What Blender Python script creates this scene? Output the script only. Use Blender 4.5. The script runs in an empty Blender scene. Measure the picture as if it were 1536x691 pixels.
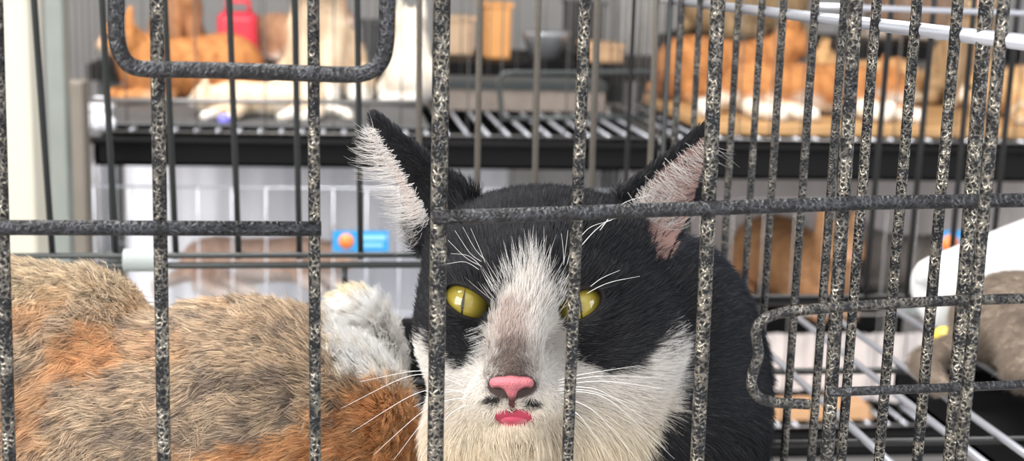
import bpy, math, random
import numpy as np
from mathutils import Vector, Matrix, kdtree

random.seed(7)
rng = np.random.default_rng(7)
scene = bpy.context.scene
COL = scene.collection

# ------------------------------------------------------------------ camera
W, H, F = 1536.0, 691.0, 2055.0            # frame and focal length in pixels
CAM = np.array([0.0, 0.0, 1.10])
_y = np.array([507 - 768, 345.5 + 59, -F]); _y /= np.linalg.norm(_y)       # cage depth axis seen from the lens
_z = -np.array([460 - 768, 345.5 - 11000, -F]); _z -= _y * (_z @ _y); _z /= np.linalg.norm(_z)
_x = np.cross(_y, _z)
M = np.array([_x, _y, _z])                  # camera axes -> world
cam_data = bpy.data.cameras.new('camera')
cam = bpy.data.objects.new('camera', cam_data); COL.objects.link(cam)
mw = Matrix(M.tolist()).to_4x4(); mw.translation = Vector(CAM)
cam.matrix_world = mw
cam_data.sensor_width = 36.0
cam_data.lens = 36.0 * F / W
cam_data.clip_start = 0.01
cam_data.dof.use_dof = True
cam_data.dof.focus_distance = 0.475
cam_data.dof.aperture_fstop = 16.0
scene.camera = cam
scene.view_settings.view_transform = 'Standard'
scene.view_settings.look = 'None'
scene.view_settings.gamma = 1.0
scene.view_settings.exposure = 0.46
scene.view_settings.use_curve_mapping = False

# ------------------------------------------------------------------ world and light
world = bpy.data.worlds.new('world'); scene.world = world
world.use_nodes = True
wn = world.node_tree
bg = wn.nodes['Background']
bg.inputs[0].default_value = (0.93, 0.96, 1.0, 1)
bg.inputs[1].default_value = 0.85


def area(name, loc, target, size, power, color=(1, 1, 1), size_y=None):
    l = bpy.data.lights.new(name, 'AREA'); l.energy = power; l.color = color
    l.shape = 'RECTANGLE'; l.size = size; l.size_y = size_y or size
    o = bpy.data.objects.new(name, l); COL.objects.link(o)
    o.location = loc
    o.rotation_euler = (Vector(target) - Vector(loc)).to_track_quat('-Z', 'Y').to_euler()
    return o


area('daylight_left', (-1.7, -1.0, 1.8), (0.1, 0.7, 0.95), 1.6, 58, (1.0, 0.97, 0.92), 1.6)
area('daylight_right', (2.4, -0.6, 1.5), (0.1, 0.8, 0.95), 1.2, 26, (0.95, 0.97, 1.0), 1.5)
area('fill_above', (-0.6, 0.62, 2.5), (0.0, 0.6, 0.9), 0.9, 15, (1.0, 0.98, 0.95), 0.7)  # added fill lamp under the roof, brightens the tops of the near cats
area('fill_aisle', (-0.3, 1.3, 2.3), (0.1, 2.0, 0.7), 1.6, 42, (1.0, 0.98, 0.95), 0.5)  # added fill lamp over the aisle, backlights top edges and lifts the far row

# ------------------------------------------------------------------ projection helpers


def ray(px, py):
    return M @ np.array([px - W / 2, H / 2 - py, -F])


def at(px, py, Y):
    r = ray(px, py)
    return CAM + r * (Y / r[1])


def at_x(px, py, X):
    r = ray(px, py)
    return CAM + r * (X / r[0])


def at_z(px, py, Z):
    r = ray(px, py)
    return CAM + r * ((Z - CAM[2]) / r[2])


def project(p):
    c = (np.asarray(p) - CAM) @ M
    return W / 2 - F * c[..., 0] / c[..., 2], H / 2 + F * c[..., 1] / c[..., 2]


# ------------------------------------------------------------------ object helpers


def tag(o, label=None, cat=None, group=None, kind=None):
    if label: o['label'] = label
    if cat: o['category'] = cat
    if group: o['group'] = group
    if kind: o['kind'] = kind
    return o


def empty(name, loc, label=None, cat=None, group=None, rz=0.0):
    o = bpy.data.objects.new(name, None); COL.objects.link(o)
    o.empty_display_size = 0.02
    o.location = tuple(loc); o.rotation_euler = (0, 0, rz)
    return tag(o, label, cat, group)


def mesh_obj(name, verts, faces, mat, parent=None, smooth=True, world_space=True):
    """One mesh object; world-space vertices are brought into the parent's space."""
    me = bpy.data.meshes.new(name)
    v = np.asarray(verts, dtype=float).reshape(-1, 3)
    o = bpy.data.objects.new(name, me)
    org = np.zeros(3)
    if parent is not None:
        o.parent = parent
        if world_space:
            p, off, rz = parent, np.zeros(3), 0
            while p is not None:
                off = off + np.array(p.location); p = p.parent
            org = off
    me.from_pydata((v - org).tolist(), [], [list(map(int, f)) for f in faces])
    me.update()
    if smooth:
        me.polygons.foreach_set('use_smooth', [True] * len(me.polygons))
    COL.objects.link(o)
    if mat: me.materials.append(mat)
    return o


class MB:
    def __init__(self): self.v, self.f = [], []

    def add(self, v, f):
        b = len(self.v); self.v += [tuple(map(float, p)) for p in v]; self.f += [[b + i for i in q] for q in f]

    def box(self, lo, hi):
        x0, y0, z0 = lo; x1, y1, z1 = hi
        self.add([(x0, y0, z0), (x1, y0, z0), (x1, y1, z0), (x0, y1, z0), (x0, y0, z1), (x1, y0, z1), (x1, y1, z1), (x0, y1, z1)],
                 [(0, 3, 2, 1), (4, 5, 6, 7), (0, 1, 5, 4), (1, 2, 6, 5), (2, 3, 7, 6), (3, 0, 4, 7)])

    def tube(self, pts, r, n=12, r_end=None):
        pts = [np.asarray(p, float) for p in pts]
        m = len(pts); rings = []
        T = []
        for i in range(m):
            t = pts[min(i + 1, m - 1)] - pts[max(i - 1, 0)]; T.append(t / (np.linalg.norm(t) + 1e-12))
        a = np.array([0, 0, 1.0]) if abs(T[0][2]) < 0.9 else np.array([1.0, 0, 0])
        nrm = np.cross(T[0], a); nrm /= np.linalg.norm(nrm)
        V = []
        for i in range(m):
            nrm = nrm - T[i] * (nrm @ T[i]); nrm /= np.linalg.norm(nrm)
            b = np.cross(T[i], nrm)
            rr = r if r_end is None else r + (r_end - r) * i / (m - 1)
            for k in range(n):
                an = 2 * math.pi * k / n
                V.append(pts[i] + rr * (math.cos(an) * nrm + math.sin(an) * b))
        Fc = []
        for i in range(m - 1):
            for k in range(n):
                Fc.append((i * n + k, i * n + (k + 1) % n, (i + 1) * n + (k + 1) % n, (i + 1) * n + k))
        Fc.append(tuple(range(n))[::-1]); Fc.append(tuple((m - 1) * n + k for k in range(n)))
        self.add(V, Fc)

    def build(self, name, mat, parent=None, smooth=True):
        return mesh_obj(name, self.v, self.f, mat, parent, smooth)


def spline(pts, n=8):
    """Catmull-Rom through the points."""
    P = [np.asarray(p, float) for p in pts]
    P = [2 * P[0] - P[1]] + P + [2 * P[-1] - P[-2]]
    out = []
    for i in range(1, len(P) - 2):
        for k in range(n):
            t = k / n
            out.append(0.5 * ((2 * P[i]) + (-P[i - 1] + P[i + 1]) * t + (2 * P[i - 1] - 5 * P[i] + 4 * P[i + 1] - P[i + 2]) * t * t
                              + (-P[i - 1] + 3 * P[i] - 3 * P[i + 1] + P[i + 2]) * t ** 3))
    out.append(P[-2])
    return out


def lathe(mb, profile, c=(0, 0, 0), n=28, sx=1.0, sy=1.0):
    V, Fc = [], []
    for (r, z) in profile:
        for k in range(n):
            a = 2 * math.pi * k / n
            V.append((c[0] + r * math.cos(a) * sx, c[1] + r * math.sin(a) * sy, c[2] + z))
    m = len(profile)
    for i in range(m - 1):
        for k in range(n):
            Fc.append((i * n + k, i * n + (k + 1) % n, (i + 1) * n + (k + 1) % n, (i + 1) * n + k))
    mb.add(V, Fc)


# ------------------------------------------------------------------ materials


def new_mat(name):
    m = bpy.data.materials.new(name); m.use_nodes = True
    return m, m.node_tree.nodes, m.node_tree.links, m.node_tree.nodes['Principled BSDF']


def simple(name, col, rough=0.5, metal=0.0, noise=0.12, scale=30.0, bump=0.0):
    m, N, L, b = new_mat(name)
    tc = N.new('ShaderNodeTexCoord'); nz = N.new('ShaderNodeTexNoise'); nz.inputs['Scale'].default_value = scale
    nz.inputs['Detail'].default_value = 4
    L.new(tc.outputs['Object'], nz.inputs['Vector'])
    mx = N.new('ShaderNodeMix'); mx.data_type = 'RGBA'
    mx.inputs['A'].default_value = (*[c * (1 - noise) for c in col], 1)
    mx.inputs['B'].default_value = (*[min(1, c * (1 + noise)) for c in col], 1)
    L.new(nz.outputs['Fac'], mx.inputs['Factor']); L.new(mx.outputs['Result'], b.inputs['Base Color'])
    b.inputs['Roughness'].default_value = rough; b.inputs['Metallic'].default_value = metal
    if bump:
        bp = N.new('ShaderNodeBump'); bp.inputs['Strength'].default_value = bump; bp.inputs['Distance'].default_value = 0.002
        L.new(nz.outputs['Fac'], bp.inputs['Height']); L.new(bp.outputs['Normal'], b.inputs['Normal'])
    return m


def hammertone(name, dark, light, scale, amount=1.0, rough=0.32):
    """Speckled hammer-finish paint: dark pools ringed by bright ridges."""
    m, N, L, b = new_mat(name)
    tc = N.new('ShaderNodeTexCoord')
    nz = N.new('ShaderNodeTexNoise'); nz.inputs['Scale'].default_value = scale * 0.8; nz.inputs['Detail'].default_value = 2
    L.new(tc.outputs['Object'], nz.inputs['Vector'])
    wob = N.new('ShaderNodeMix'); wob.data_type = 'VECTOR'; wob.inputs['Factor'].default_value = 0.0012 * 600 / scale
    vm = N.new('ShaderNodeVectorMath'); vm.operation = 'MULTIPLY_ADD'
    vm.inputs[1].default_value = (0.9 / scale,) * 3
    L.new(nz.outputs['Color'], vm.inputs[0]); L.new(tc.outputs['Object'], vm.inputs[2])
    vo = N.new('ShaderNodeTexVoronoi'); vo.feature = 'DISTANCE_TO_EDGE'; vo.inputs['Scale'].default_value = scale
    L.new(vm.outputs[0], vo.inputs['Vector'])
    vc = N.new('ShaderNodeTexVoronoi'); vc.feature = 'F1'; vc.inputs['Scale'].default_value = scale
    L.new(vm.outputs[0], vc.inputs['Vector'])
    rp = N.new('ShaderNodeValToRGB')
    rp.color_ramp.elements[0].position = 0.05; rp.color_ramp.elements[0].color = (1, 1, 1, 1)
    rp.color_ramp.elements[1].position = 0.20; rp.color_ramp.elements[1].color = (0, 0, 0, 1)
    L.new(vo.outputs['Distance'], rp.inputs['Fac'])
    big = N.new('ShaderNodeTexNoise'); big.inputs['Scale'].default_value = scale * 0.35
    L.new(tc.outputs['Object'], big.inputs['Vector'])
    br = N.new('ShaderNodeMapRange'); br.inputs['From Min'].default_value = 0.40; br.inputs['From Max'].default_value = 0.64
    L.new(big.outputs['Fac'], br.inputs['Value'])
    mu = N.new('ShaderNodeMath'); mu.operation = 'MULTIPLY'
    L.new(rp.outputs['Color'], mu.inputs[0]); L.new(br.outputs['Result'], mu.inputs[1])
    mu2 = N.new('ShaderNodeMath'); mu2.operation = 'MULTIPLY'; mu2.inputs[1].default_value = amount
    L.new(mu.outputs[0], mu2.inputs[0])
    mx = N.new('ShaderNodeMix'); mx.data_type = 'RGBA'
    mx.inputs['A'].default_value = (*dark, 1); mx.inputs['B'].default_value = (*light, 1)
    L.new(mu2.outputs[0], mx.inputs['Factor']); L.new(mx.outputs['Result'], b.inputs['Base Color'])
    L.new(mu2.outputs[0], b.inputs['Metallic'])
    b.inputs['Roughness'].default_value = rough
    bp = N.new('ShaderNodeBump'); bp.inputs['Strength'].default_value = 0.9; bp.inputs['Distance'].default_value = 0.0009
    mp = N.new('ShaderNodeMath'); mp.operation = 'MINIMUM'; mp.inputs[1].default_value = 0.35
    L.new(vo.outputs['Distance'], mp.inputs[0])
    inv = N.new('ShaderNodeMath'); inv.operation = 'SUBTRACT'; inv.inputs[0].default_value = 1.0
    L.new(mp.outputs[0], inv.inputs[1])
    L.new(inv.outputs[0], bp.inputs['Height']); L.new(bp.outputs['Normal'], b.inputs['Normal'])
    return m


HAM = hammertone('hammertone_wire', (0.008, 0.008, 0.009), (0.36, 0.325, 0.27), 600, 1.0, 0.24)
HAM_SHADED = hammertone('hammertone_shaded', (0.008, 0.008, 0.010), (0.11, 0.113, 0.125), 560, 0.8, 0.4)  # same finish as the bars, darkened because level wires catch less side light
HAM_FINE = hammertone('hammertone_fine', (0.010, 0.010, 0.011), (0.24, 0.22, 0.19), 600, 0.9, 0.36)
WIRE_DARK = simple('dark_wire', (0.035, 0.04, 0.04), 0.35, 0.2)
WIRE_BLACK = simple('black_wire', (0.012, 0.012, 0.013), 0.35)
WIRE_GREY = simple('grey_wire', (0.2, 0.19, 0.185), 0.35, 0.5)
WIRE_LIT = simple('lit_wire', (0.15, 0.135, 0.115), 0.4, 0.2, 0.25, 400)  # dark back wire again, lightened in colour where those bars are lit
SILVER = simple('zinc_rod', (0.56, 0.57, 0.63), 0.3, 0.6)
TRAY = simple('black_tray', (0.006, 0.006, 0.0065), 0.55)
TRAY.node_tree.nodes['Principled BSDF'].inputs['Specular IOR Level'].default_value = 0.1
CREAM = simple('cream_paint', (0.62, 0.59, 0.49), 0.6, noise=0.05, scale=6)
TEAL = simple('grey_green_paint', (0.20, 0.22, 0.20), 0.5, noise=0.3, scale=14)
WOOD = simple('brown_board', (0.42, 0.24, 0.10), 0.6, noise=0.3)
CONCRETE = simple('concrete', (0.42, 0.40, 0.385), 0.85, noise=0.15, scale=5)
WALLGREY = simple('grey_wall', (0.40, 0.385, 0.375), 0.8, noise=0.22, scale=4)
WHITECLOTH = simple('white_cloth', (0.85, 0.85, 0.9), 0.85, noise=0.04, scale=12)
GREYCLOTH = simple('pinkish_grey_cloth', (0.62, 0.56, 0.54), 0.85, noise=0.12, scale=9)
WHITEPLASTIC = simple('white_plastic', (0.85, 0.86, 0.87), 0.28, noise=0.02)
GREYPLASTIC = simple('grey_plastic', (0.40, 0.44, 0.43), 0.4)
REDPLASTIC = simple('red_plastic', (0.72, 0.035, 0.06), 0.35, noise=0.1)
BLUEPRINT = simple('blue_print', (0.02, 0.28, 0.62), 0.4, noise=0.05)
ORANGEPRINT = simple('orange_print', (0.85, 0.24, 0.06), 0.4, noise=0.05)
PALEPRINT = simple('pale_blue_print', (0.25, 0.55, 0.78), 0.4, noise=0.05)
YELLOWPLASTIC = simple('yellow_plastic', (0.8, 0.6, 0.08), 0.4)
STEEL = simple('steel_bowl', (0.62, 0.64, 0.67), 0.25, 0.6)
VIOLET = simple('violet_glint', (0.22, 0.2, 0.8), 0.1)
ORANGEBOX = simple('orange_card', (0.70, 0.33, 0.11), 0.7)


# ------------------------------------------------------------------ signed-distance sculpting (numpy)


def surface_nets(Fv, org, h):
    """Smooth quad mesh of the zero level of a grid of distances."""
    ins = Fv < 0
    nx, ny, nz = Fv.shape
    c = ins[:-1, :-1, :-1].astype(np.int8)
    for d in ((1, 0, 0), (0, 1, 0), (1, 1, 0), (0, 0, 1), (1, 0, 1), (0, 1, 1), (1, 1, 1)):
        c = c + ins[d[0]:nx - 1 + d[0], d[1]:ny - 1 + d[1], d[2]:nz - 1 + d[2]]
    act = (c > 0) & (c < 8)
    idx = -np.ones(act.shape, dtype=np.int64)
    ci = np.argwhere(act)
    idx[act] = np.arange(len(ci))
    acc = np.zeros((len(ci), 3)); cnt = np.zeros(len(ci))
    corners = [(i, j, k) for i in (0, 1) for j in (0, 1) for k in (0, 1)]
    for a in corners:
        for ax in range(3):
            if a[ax] == 1: continue
            b = list(a); b[ax] = 1
            fa = Fv[ci[:, 0] + a[0], ci[:, 1] + a[1], ci[:, 2] + a[2]]
            fb = Fv[ci[:, 0] + b[0], ci[:, 1] + b[1], ci[:, 2] + b[2]]
            m = (fa < 0) != (fb < 0)
            t = np.where(m, fa / np.where(m, fa - fb, 1), 0)
            p = np.tile(np.array(a, float), (len(ci), 1)); p[:, ax] += t
            acc[m] += p[m]; cnt[m] += 1
    V = (ci + acc / cnt[:, None]) * h + org
    Q = []
    for ax in range(3):
        o1, o2 = [(1, 2), (2, 0), (0, 1)][ax]
        sl = [slice(None)] * 3; s2 = [slice(None)] * 3
        sl[ax] = slice(0, -1); s2[ax] = slice(1, None)
        ch = ins[tuple(sl)] != ins[tuple(s2)]
        e = np.argwhere(ch)
        e = e[(e[:, o1] > 0) & (e[:, o2] > 0) & (e[:, o1] < Fv.shape[o1] - 1) & (e[:, o2] < Fv.shape[o2] - 1)]
        flip = ins[e[:, 0], e[:, 1], e[:, 2]]
        q = []
        for (d1, d2) in ((1, 1), (0, 1), (0, 0), (1, 0)):
            k = e.copy(); k[:, o1] -= d1; k[:, o2] -= d2
            q.append(idx[k[:, 0], k[:, 1], k[:, 2]])
        q = np.stack(q, 1)
        q[~flip] = q[~flip][:, ::-1]
        Q.append(q)
    return V, np.concatenate(Q)


def smin(a, b, k):
    h = np.clip(0.5 + 0.5 * (b - a) / k, 0, 1)
    return b + (a - b) * h - k * h * (1 - h)


def smax(a, b, k): return -smin(-a, -b, k)


def ell(P, c, r, rot=None):
    q = [P[i] - c[i] for i in range(3)]
    if rot is not None:
        q = [sum(rot[j][i] * q[j] for j in range(3)) for i in range(3)]
    k0 = np.sqrt(sum((q[i] / r[i]) ** 2 for i in range(3)))
    k1 = np.sqrt(sum((q[i] / r[i] ** 2) ** 2 for i in range(3)))
    return k0 * (k0 - 1) / np.maximum(k1, 1e-9)


def cap(P, a, b, ra, rb=None):
    rb = ra if rb is None else rb
    a = np.asarray(a, float); b = np.asarray(b, float); ba = b - a
    d = [P[i] - a[i] for i in range(3)]
    t = np.clip(sum(d[i] * ba[i] for i in range(3)) / (ba @ ba), 0, 1)
    return np.sqrt(sum((d[i] - ba[i] * t) ** 2 for i in range(3))) - (ra + (rb - ra) * t)


def tri(P, a, b, c):
    """Unsigned distance to a triangle."""
    a, b, c = (np.asarray(x, float) for x in (a, b, c))
    n = np.cross(b - a, c - a); n /= np.linalg.norm(n)
    pa = [P[i] - a[i] for i in range(3)]
    dn = sum(pa[i] * n[i] for i in range(3))

    def seg(p, q):
        e = q - p
        d = [P[i] - p[i] for i in range(3)]
        t = np.clip(sum(d[i] * e[i] for i in range(3)) / (e @ e), 0, 1)
        return sum((d[i] - e[i] * t) ** 2 for i in range(3))

    edge = np.sqrt(np.minimum(np.minimum(seg(a, b), seg(b, c)), seg(c, a)))
    inside = np.ones(P[0].shape, bool)
    for p, q in ((a, b), (b, c), (c, a)):
        m = np.cross(n, q - p)
        inside &= sum((P[i] - p[i]) * m[i] for i in range(3)) > 0
    return np.where(inside, np.abs(dn), edge)


def grid(lo, hi, h):
    ax = [np.arange(lo[i], hi[i] + h, h, dtype=np.float32) for i in range(3)]
    return np.meshgrid(*ax, indexing='ij')


def vnoise(p, scale, seed=0):
    """Smooth value noise in -1..1 for an n x 3 array."""
    q = np.asarray(p) * scale + 1000.0 + seed * 17.3
    i = np.floor(q).astype(np.int64); f = q - i; f = f * f * (3 - 2 * f)

    def h(a, b, c):
        n = (a * 73856093) ^ (b * 19349663) ^ (c * 83492791) ^ (seed * 2654435)
        n = (n ^ (n >> 13)) * 1274126177 & 0x7fffffff
        n = (n ^ (n >> 15)) * 1103515245 & 0x7fffffff
        return (n % 65536) / 32768.0 - 1.0

    out = 0
    for a in (0, 1):
        for b in (0, 1):
            for c in (0, 1):
                w = (f[:, 0] if a else 1 - f[:, 0]) * (f[:, 1] if b else 1 - f[:, 1]) * (f[:, 2] if c else 1 - f[:, 2])
                out = out + w * h(i[:, 0] + a, i[:, 1] + b, i[:, 2] + c)
    return out


def set_colors(o, cols):
    at_ = o.data.color_attributes.new('coat', 'FLOAT_COLOR', 'POINT')
    c = np.ones((len(cols), 4), np.float32); c[:, :3] = cols
    at_.data.foreach_set('color', c.ravel())


def coat_mat(name, rough=0.8, bump=0.0, scale=300, sss=0.0):
    m, N, L, b = new_mat(name)
    a = N.new('ShaderNodeAttribute'); a.attribute_name = 'coat'
    L.new(a.outputs['Color'], b.inputs['Base Color'])
    b.inputs['Roughness'].default_value = rough
    b.inputs['Specular IOR Level'].default_value = 0.25
    if bump:
        tc = N.new('ShaderNodeTexCoord'); nz = N.new('ShaderNodeTexNoise'); nz.inputs['Scale'].default_value = scale
        L.new(tc.outputs['Object'], nz.inputs['Vector'])
        bp = N.new('ShaderNodeBump'); bp.inputs['Strength'].default_value = bump; bp.inputs['Distance'].default_value = 0.003
        L.new(nz.outputs['Fac'], bp.inputs['Height']); L.new(bp.outputs['Normal'], b.inputs['Normal'])
    return m


def fur_mat(name):
    m = bpy.data.materials.new(name); m.use_nodes = True
    N, L = m.node_tree.nodes, m.node_tree.links
    N.clear()
    out = N.new('ShaderNodeOutputMaterial')
    a = N.new('ShaderNodeAttribute'); a.attribute_name = 'coat'
    d = N.new('ShaderNodeBsdfDiffuse'); L.new(a.outputs['Color'], d.inputs['Color'])
    t = N.new('ShaderNodeBsdfTranslucent'); L.new(a.outputs['Color'], t.inputs['Color'])
    g = N.new('ShaderNodeBsdfHair'); g.component = 'Reflection'
    g.inputs['RoughnessU'].default_value = 0.35; g.inputs['RoughnessV'].default_value = 0.6
    g.inputs['Color'].default_value = (0.9, 0.92, 1.0, 1)
    m1 = N.new('ShaderNodeMixShader'); m1.inputs[0].default_value = 0.3
    L.new(d.outputs[0], m1.inputs[1]); L.new(t.outputs[0], m1.inputs[2])
    m2 = N.new('ShaderNodeMixShader'); m2.inputs[0].default_value = 0.03
    L.new(m1.outputs[0], m2.inputs[1]); L.new(g.outputs[0], m2.inputs[2])
    L.new(m2.outputs[0], out.inputs['Surface'])
    return m


SKIN = coat_mat('cat_skin', 0.7)
COAT = coat_mat('short_coat', 0.85, 0.6, 350)
FUR = fur_mat('cat_fur')


def hair_object(name, pts, rad, cols, mat, parent):
    """pts n x k x 3 (world), rad n x k, cols n x k x 3 -> one Curves object of tapered hairs."""
    n, k = pts.shape[:2]
    hc = bpy.data.hair_curves.new(name)
    hc.add_curves([k] * n)
    org = np.array(parent.location) if parent is not None else np.zeros(3)
    pp = (pts - org).astype(np.float32).reshape(-1)
    hc.attributes['position'].data.foreach_set('vector', pp)
    ra = hc.attributes.get('radius') or hc.attributes.new('radius', 'FLOAT', 'POINT')
    ra.data.foreach_set('value', rad.astype(np.float32).reshape(-1))
    ca = hc.attributes.new('coat', 'FLOAT_COLOR', 'POINT')
    c = np.ones((n * k, 4), np.float32); c[:, :3] = cols.reshape(-1, 3)
    ca.data.foreach_set('color', c.reshape(-1))
    hc.materials.append(mat)
    o = bpy.data.objects.new(name, hc); COL.objects.link(o)
    o.parent = parent
    return o


def sample_surface(V, Q, n, weight=None):
    T = np.concatenate([Q[:, [0, 1, 2]], Q[:, [0, 2, 3]]])
    a, b, c = V[T[:, 0]], V[T[:, 1]], V[T[:, 2]]
    nr = np.cross(b - a, c - a); ar = np.linalg.norm(nr, axis=1) + 1e-12
    nr = nr / ar[:, None]
    w = ar.copy()
    if weight is not None: w = w * weight((a + b + c) / 3, nr)
    pick = rng.choice(len(T), n, p=w / w.sum())
    r1 = np.sqrt(rng.random(n)); r2 = rng.random(n)
    p = a[pick] * (1 - r1)[:, None] + b[pick] * (r1 * (1 - r2))[:, None] + c[pick] * (r1 * r2)[:, None]
    return p, pick, T


def vert_normals(V, Q):
    nn = np.zeros_like(V)
    n = np.cross(V[Q[:, 2]] - V[Q[:, 0]], V[Q[:, 3]] - V[Q[:, 1]])
    for k in range(4): np.add.at(nn, Q[:, k], n)
    return nn / (np.linalg.norm(nn, axis=1)[:, None] + 1e-12)


def unit(a): return a / (np.linalg.norm(a, axis=-1, keepdims=True) + 1e-12)


def mixc(a, b, t):
    t = np.clip(np.asarray(t), 0, 1)[:, None]
    return a * (1 - t) + np.asarray(b) * t


def poly_sd(px, py, poly):
    """Signed distance (inside negative) of points to a polygon, in pixels."""
    poly = np.asarray(poly, float)
    d = np.full(px.shape, 1e18); s = np.ones(px.shape)
    for i in range(len(poly)):
        a = poly[i]; b = poly[i - 1]
        e = b - a; wx = px - a[0]; wy = py - a[1]
        t = np.clip((wx * e[0] + wy * e[1]) / (e @ e), 0, 1)
        d = np.minimum(d, (wx - e[0] * t) ** 2 + (wy - e[1] * t) ** 2)
        c1 = py >= a[1]; c2 = py < b[1]; c3 = e[0] * wy > e[1] * wx
        s = np.where((c1 & c2 & c3) | (~c1 & ~c2 & ~c3), -s, s)
    return s * np.sqrt(d)


def sstep(x, a, b):
    t = np.clip((x - a) / (b - a), 0, 1)
    return t * t * (3 - 2 * t)


# ------------------------------------------------------------------ the setting
mb = MB(); mb.box((-6, -4, -0.1), (7, 6.2, 0.0))
tag(mb.build('floor', CONCRETE, smooth=False), kind='structure')
mb = MB(); mb.box((-6, 5.2, 0.0), (7, 5.35, 2.75))
tag(mb.build('wall_back', WALLGREY, smooth=False), kind='structure')
mb = MB(); mb.box((-6, -0.4, 2.75), (7, 6.0, 2.85))
tag(mb.build('ceiling', simple('roof_sheet', (0.35, 0.36, 0.37), 0.7), smooth=False), kind='structure')

# ------------------------------------------------------------------ the near cage
YF, YB, XS = 0.40, 0.79, 0.192           # front, back and right side of the near cage
ZF, ZT = 0.865, 1.33                      # its floor and its top
near = empty('wire_cage', (-0.1, 0.6, 0.0), 'black speckled wire cage in front, holding the black and white cat and the calico', 'cage')


def line_to(p, q, z0, z1):
    p, q = np.asarray(p), np.asarray(q); d = (q - p) / (q[2] - p[2])
    return p + d * (z0 - p[2]), p + d * (z1 - p[2])


def pxr(w, Y): return 0.5 * w * Y / F * 1.0


front = MB()
front.tube([(-0.42, YF, ZF), (0.29, YF, ZF)], 0.0024)
front.tube([(-0.42, YF, ZT), (0.29, YF, ZT)], 0.0024)
hp = [at(x, y, YF - 0.004) for x, y in ((650, 326), (760, 323), (870, 319), (980, 315), (1100, 311), (1300, 304), (1540, 300), (1700, 297), (1900, 293))]
front.tube(hp, pxr(23, YF), 16)
front.tube([at(x, y, YF - 0.004) for x, y in ((1243, 588), (1320, 585), (1400, 582), (1540, 576), (1700, 571), (1880, 566))], pxr(15, YF), 14)
fg = front.build('front_grille', HAM_SHADED, near)
for (x0, x1, w) in ((663, 653, 26), (878, 851, 19), (1077, 1046, 23), (1284, 1240, 22), (1480, 1425, 23), (1692, 1622, 23), (1905, 1820, 23)):
    a, b = line_to(at(x0, 0, YF), at(x1, 691, YF), ZF, ZT)
    m_ = MB(); m_.tube([a + (b - a) * t for t in np.linspace(0, 1, 24)], pxr(w, YF), 16); m_.build('bar', HAM, fg)

door = MB()
door.tube([at(-400, 340, YF - 0.004), at(0, 341, YF - 0.004), at(482, 343, YF - 0.004)], pxr(23, YF), 16)
dr = door.build('door', HAM_SHADED, near)
for (x0, x1, w) in ((-240, -212, 22), (-6, 14, 20), (235, 246, 21), (470, 473, 18)):
    a, b = line_to(at(x0, 0, YF), at(x1, 691, YF), ZF + 0.01, ZT - 0.01)
    m_ = MB(); m_.tube([a + (b - a) * t for t in np.linspace(0, 1, 24)], pxr(w, YF), 16); m_.build('bar', HAM, dr)
lp = MB()
u = [(176, -140), (175, -60), (174, 20), (175, 55), (180, 78), (190, 94), (206, 102), (230, 104), (300, 105), (378, 107), (460, 110), (520, 112), (546, 110), (562, 102), (573, 88), (578, 68), (580, 40), (581, -30), (582, -140)]
lp.tube(spline([at(x, y, YF - 0.0075) for x, y in u], 6), pxr(24, YF), 16)
lp.build('door_loop', HAM_SHADED, dr)
lt = MB()
u = [(1880, 432), (1700, 440), (1540, 447), (1400, 452), (1250, 461), (1180, 468), (1155, 474), (1140, 484), (1134, 498), (1136, 515), (1138, 530), (1133, 548), (1128, 565), (1129, 582), (1137, 594), (1150, 600), (1172, 604), (1195, 605), (1214, 606)]
lt.tube(spline([at(x, y, YF - 0.008) for x, y in u], 6), pxr(17, YF), 16)
lt.build('latch', HAM_FINE, near)

side = MB()
# zinc rail along the side wall and its dark frame
ra, rb = at_x(1010, 1, XS + 0.003), at_x(1560, 66, XS + 0.003)
dirr = (rb - ra) / (rb[1] - ra[1])
rail = MB(); rail.tube([ra + dirr * (YB + 0.05 - ra[1]), ra + dirr * (YF - 0.03 - ra[1])], 0.0024, 14)
side.tube([(XS, YF, ZT), (XS, YB, ZT), (XS, YB, ZF), (XS, YF, ZF)], 0.0016)
sg = side.build('side_grille', WIRE_BLACK, near)
rail.build('rail', SILVER, sg)
k = 0
y = 0.405
sb = [(1491, 1456, 20), (1420, 1393, 18), (1360, 1334, 17), (1303, 1274, 16), (1255, 1229, 14), (1212, 1187, 13), (1165, 1142, 12), (1131, 1113, 11), (1098, 1078, 11), (1068, 1050, 10), (1040, 1024, 10), (1012, 998, 11)]
for (x0, x1, w) in sb:
    p0, p1 = at_x(x0, 0, XS), at_x(x1, 691, XS)
    Y = at_x((x0 + x1) / 2, 345, XS)[1]
    p0 = at(x0, 0, Y); p1 = at(x1, 691, Y)
    p0[0] = p1[0] = XS
    a, b = line_to(p0, p1, ZF, ZT)
    m_ = MB(); m_.tube([a + (b - a) * t for t in np.linspace(0, 1, 16)], pxr(w, Y), 12); m_.build('bar', HAM if w > 15 else HAM_FINE, sg)

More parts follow.
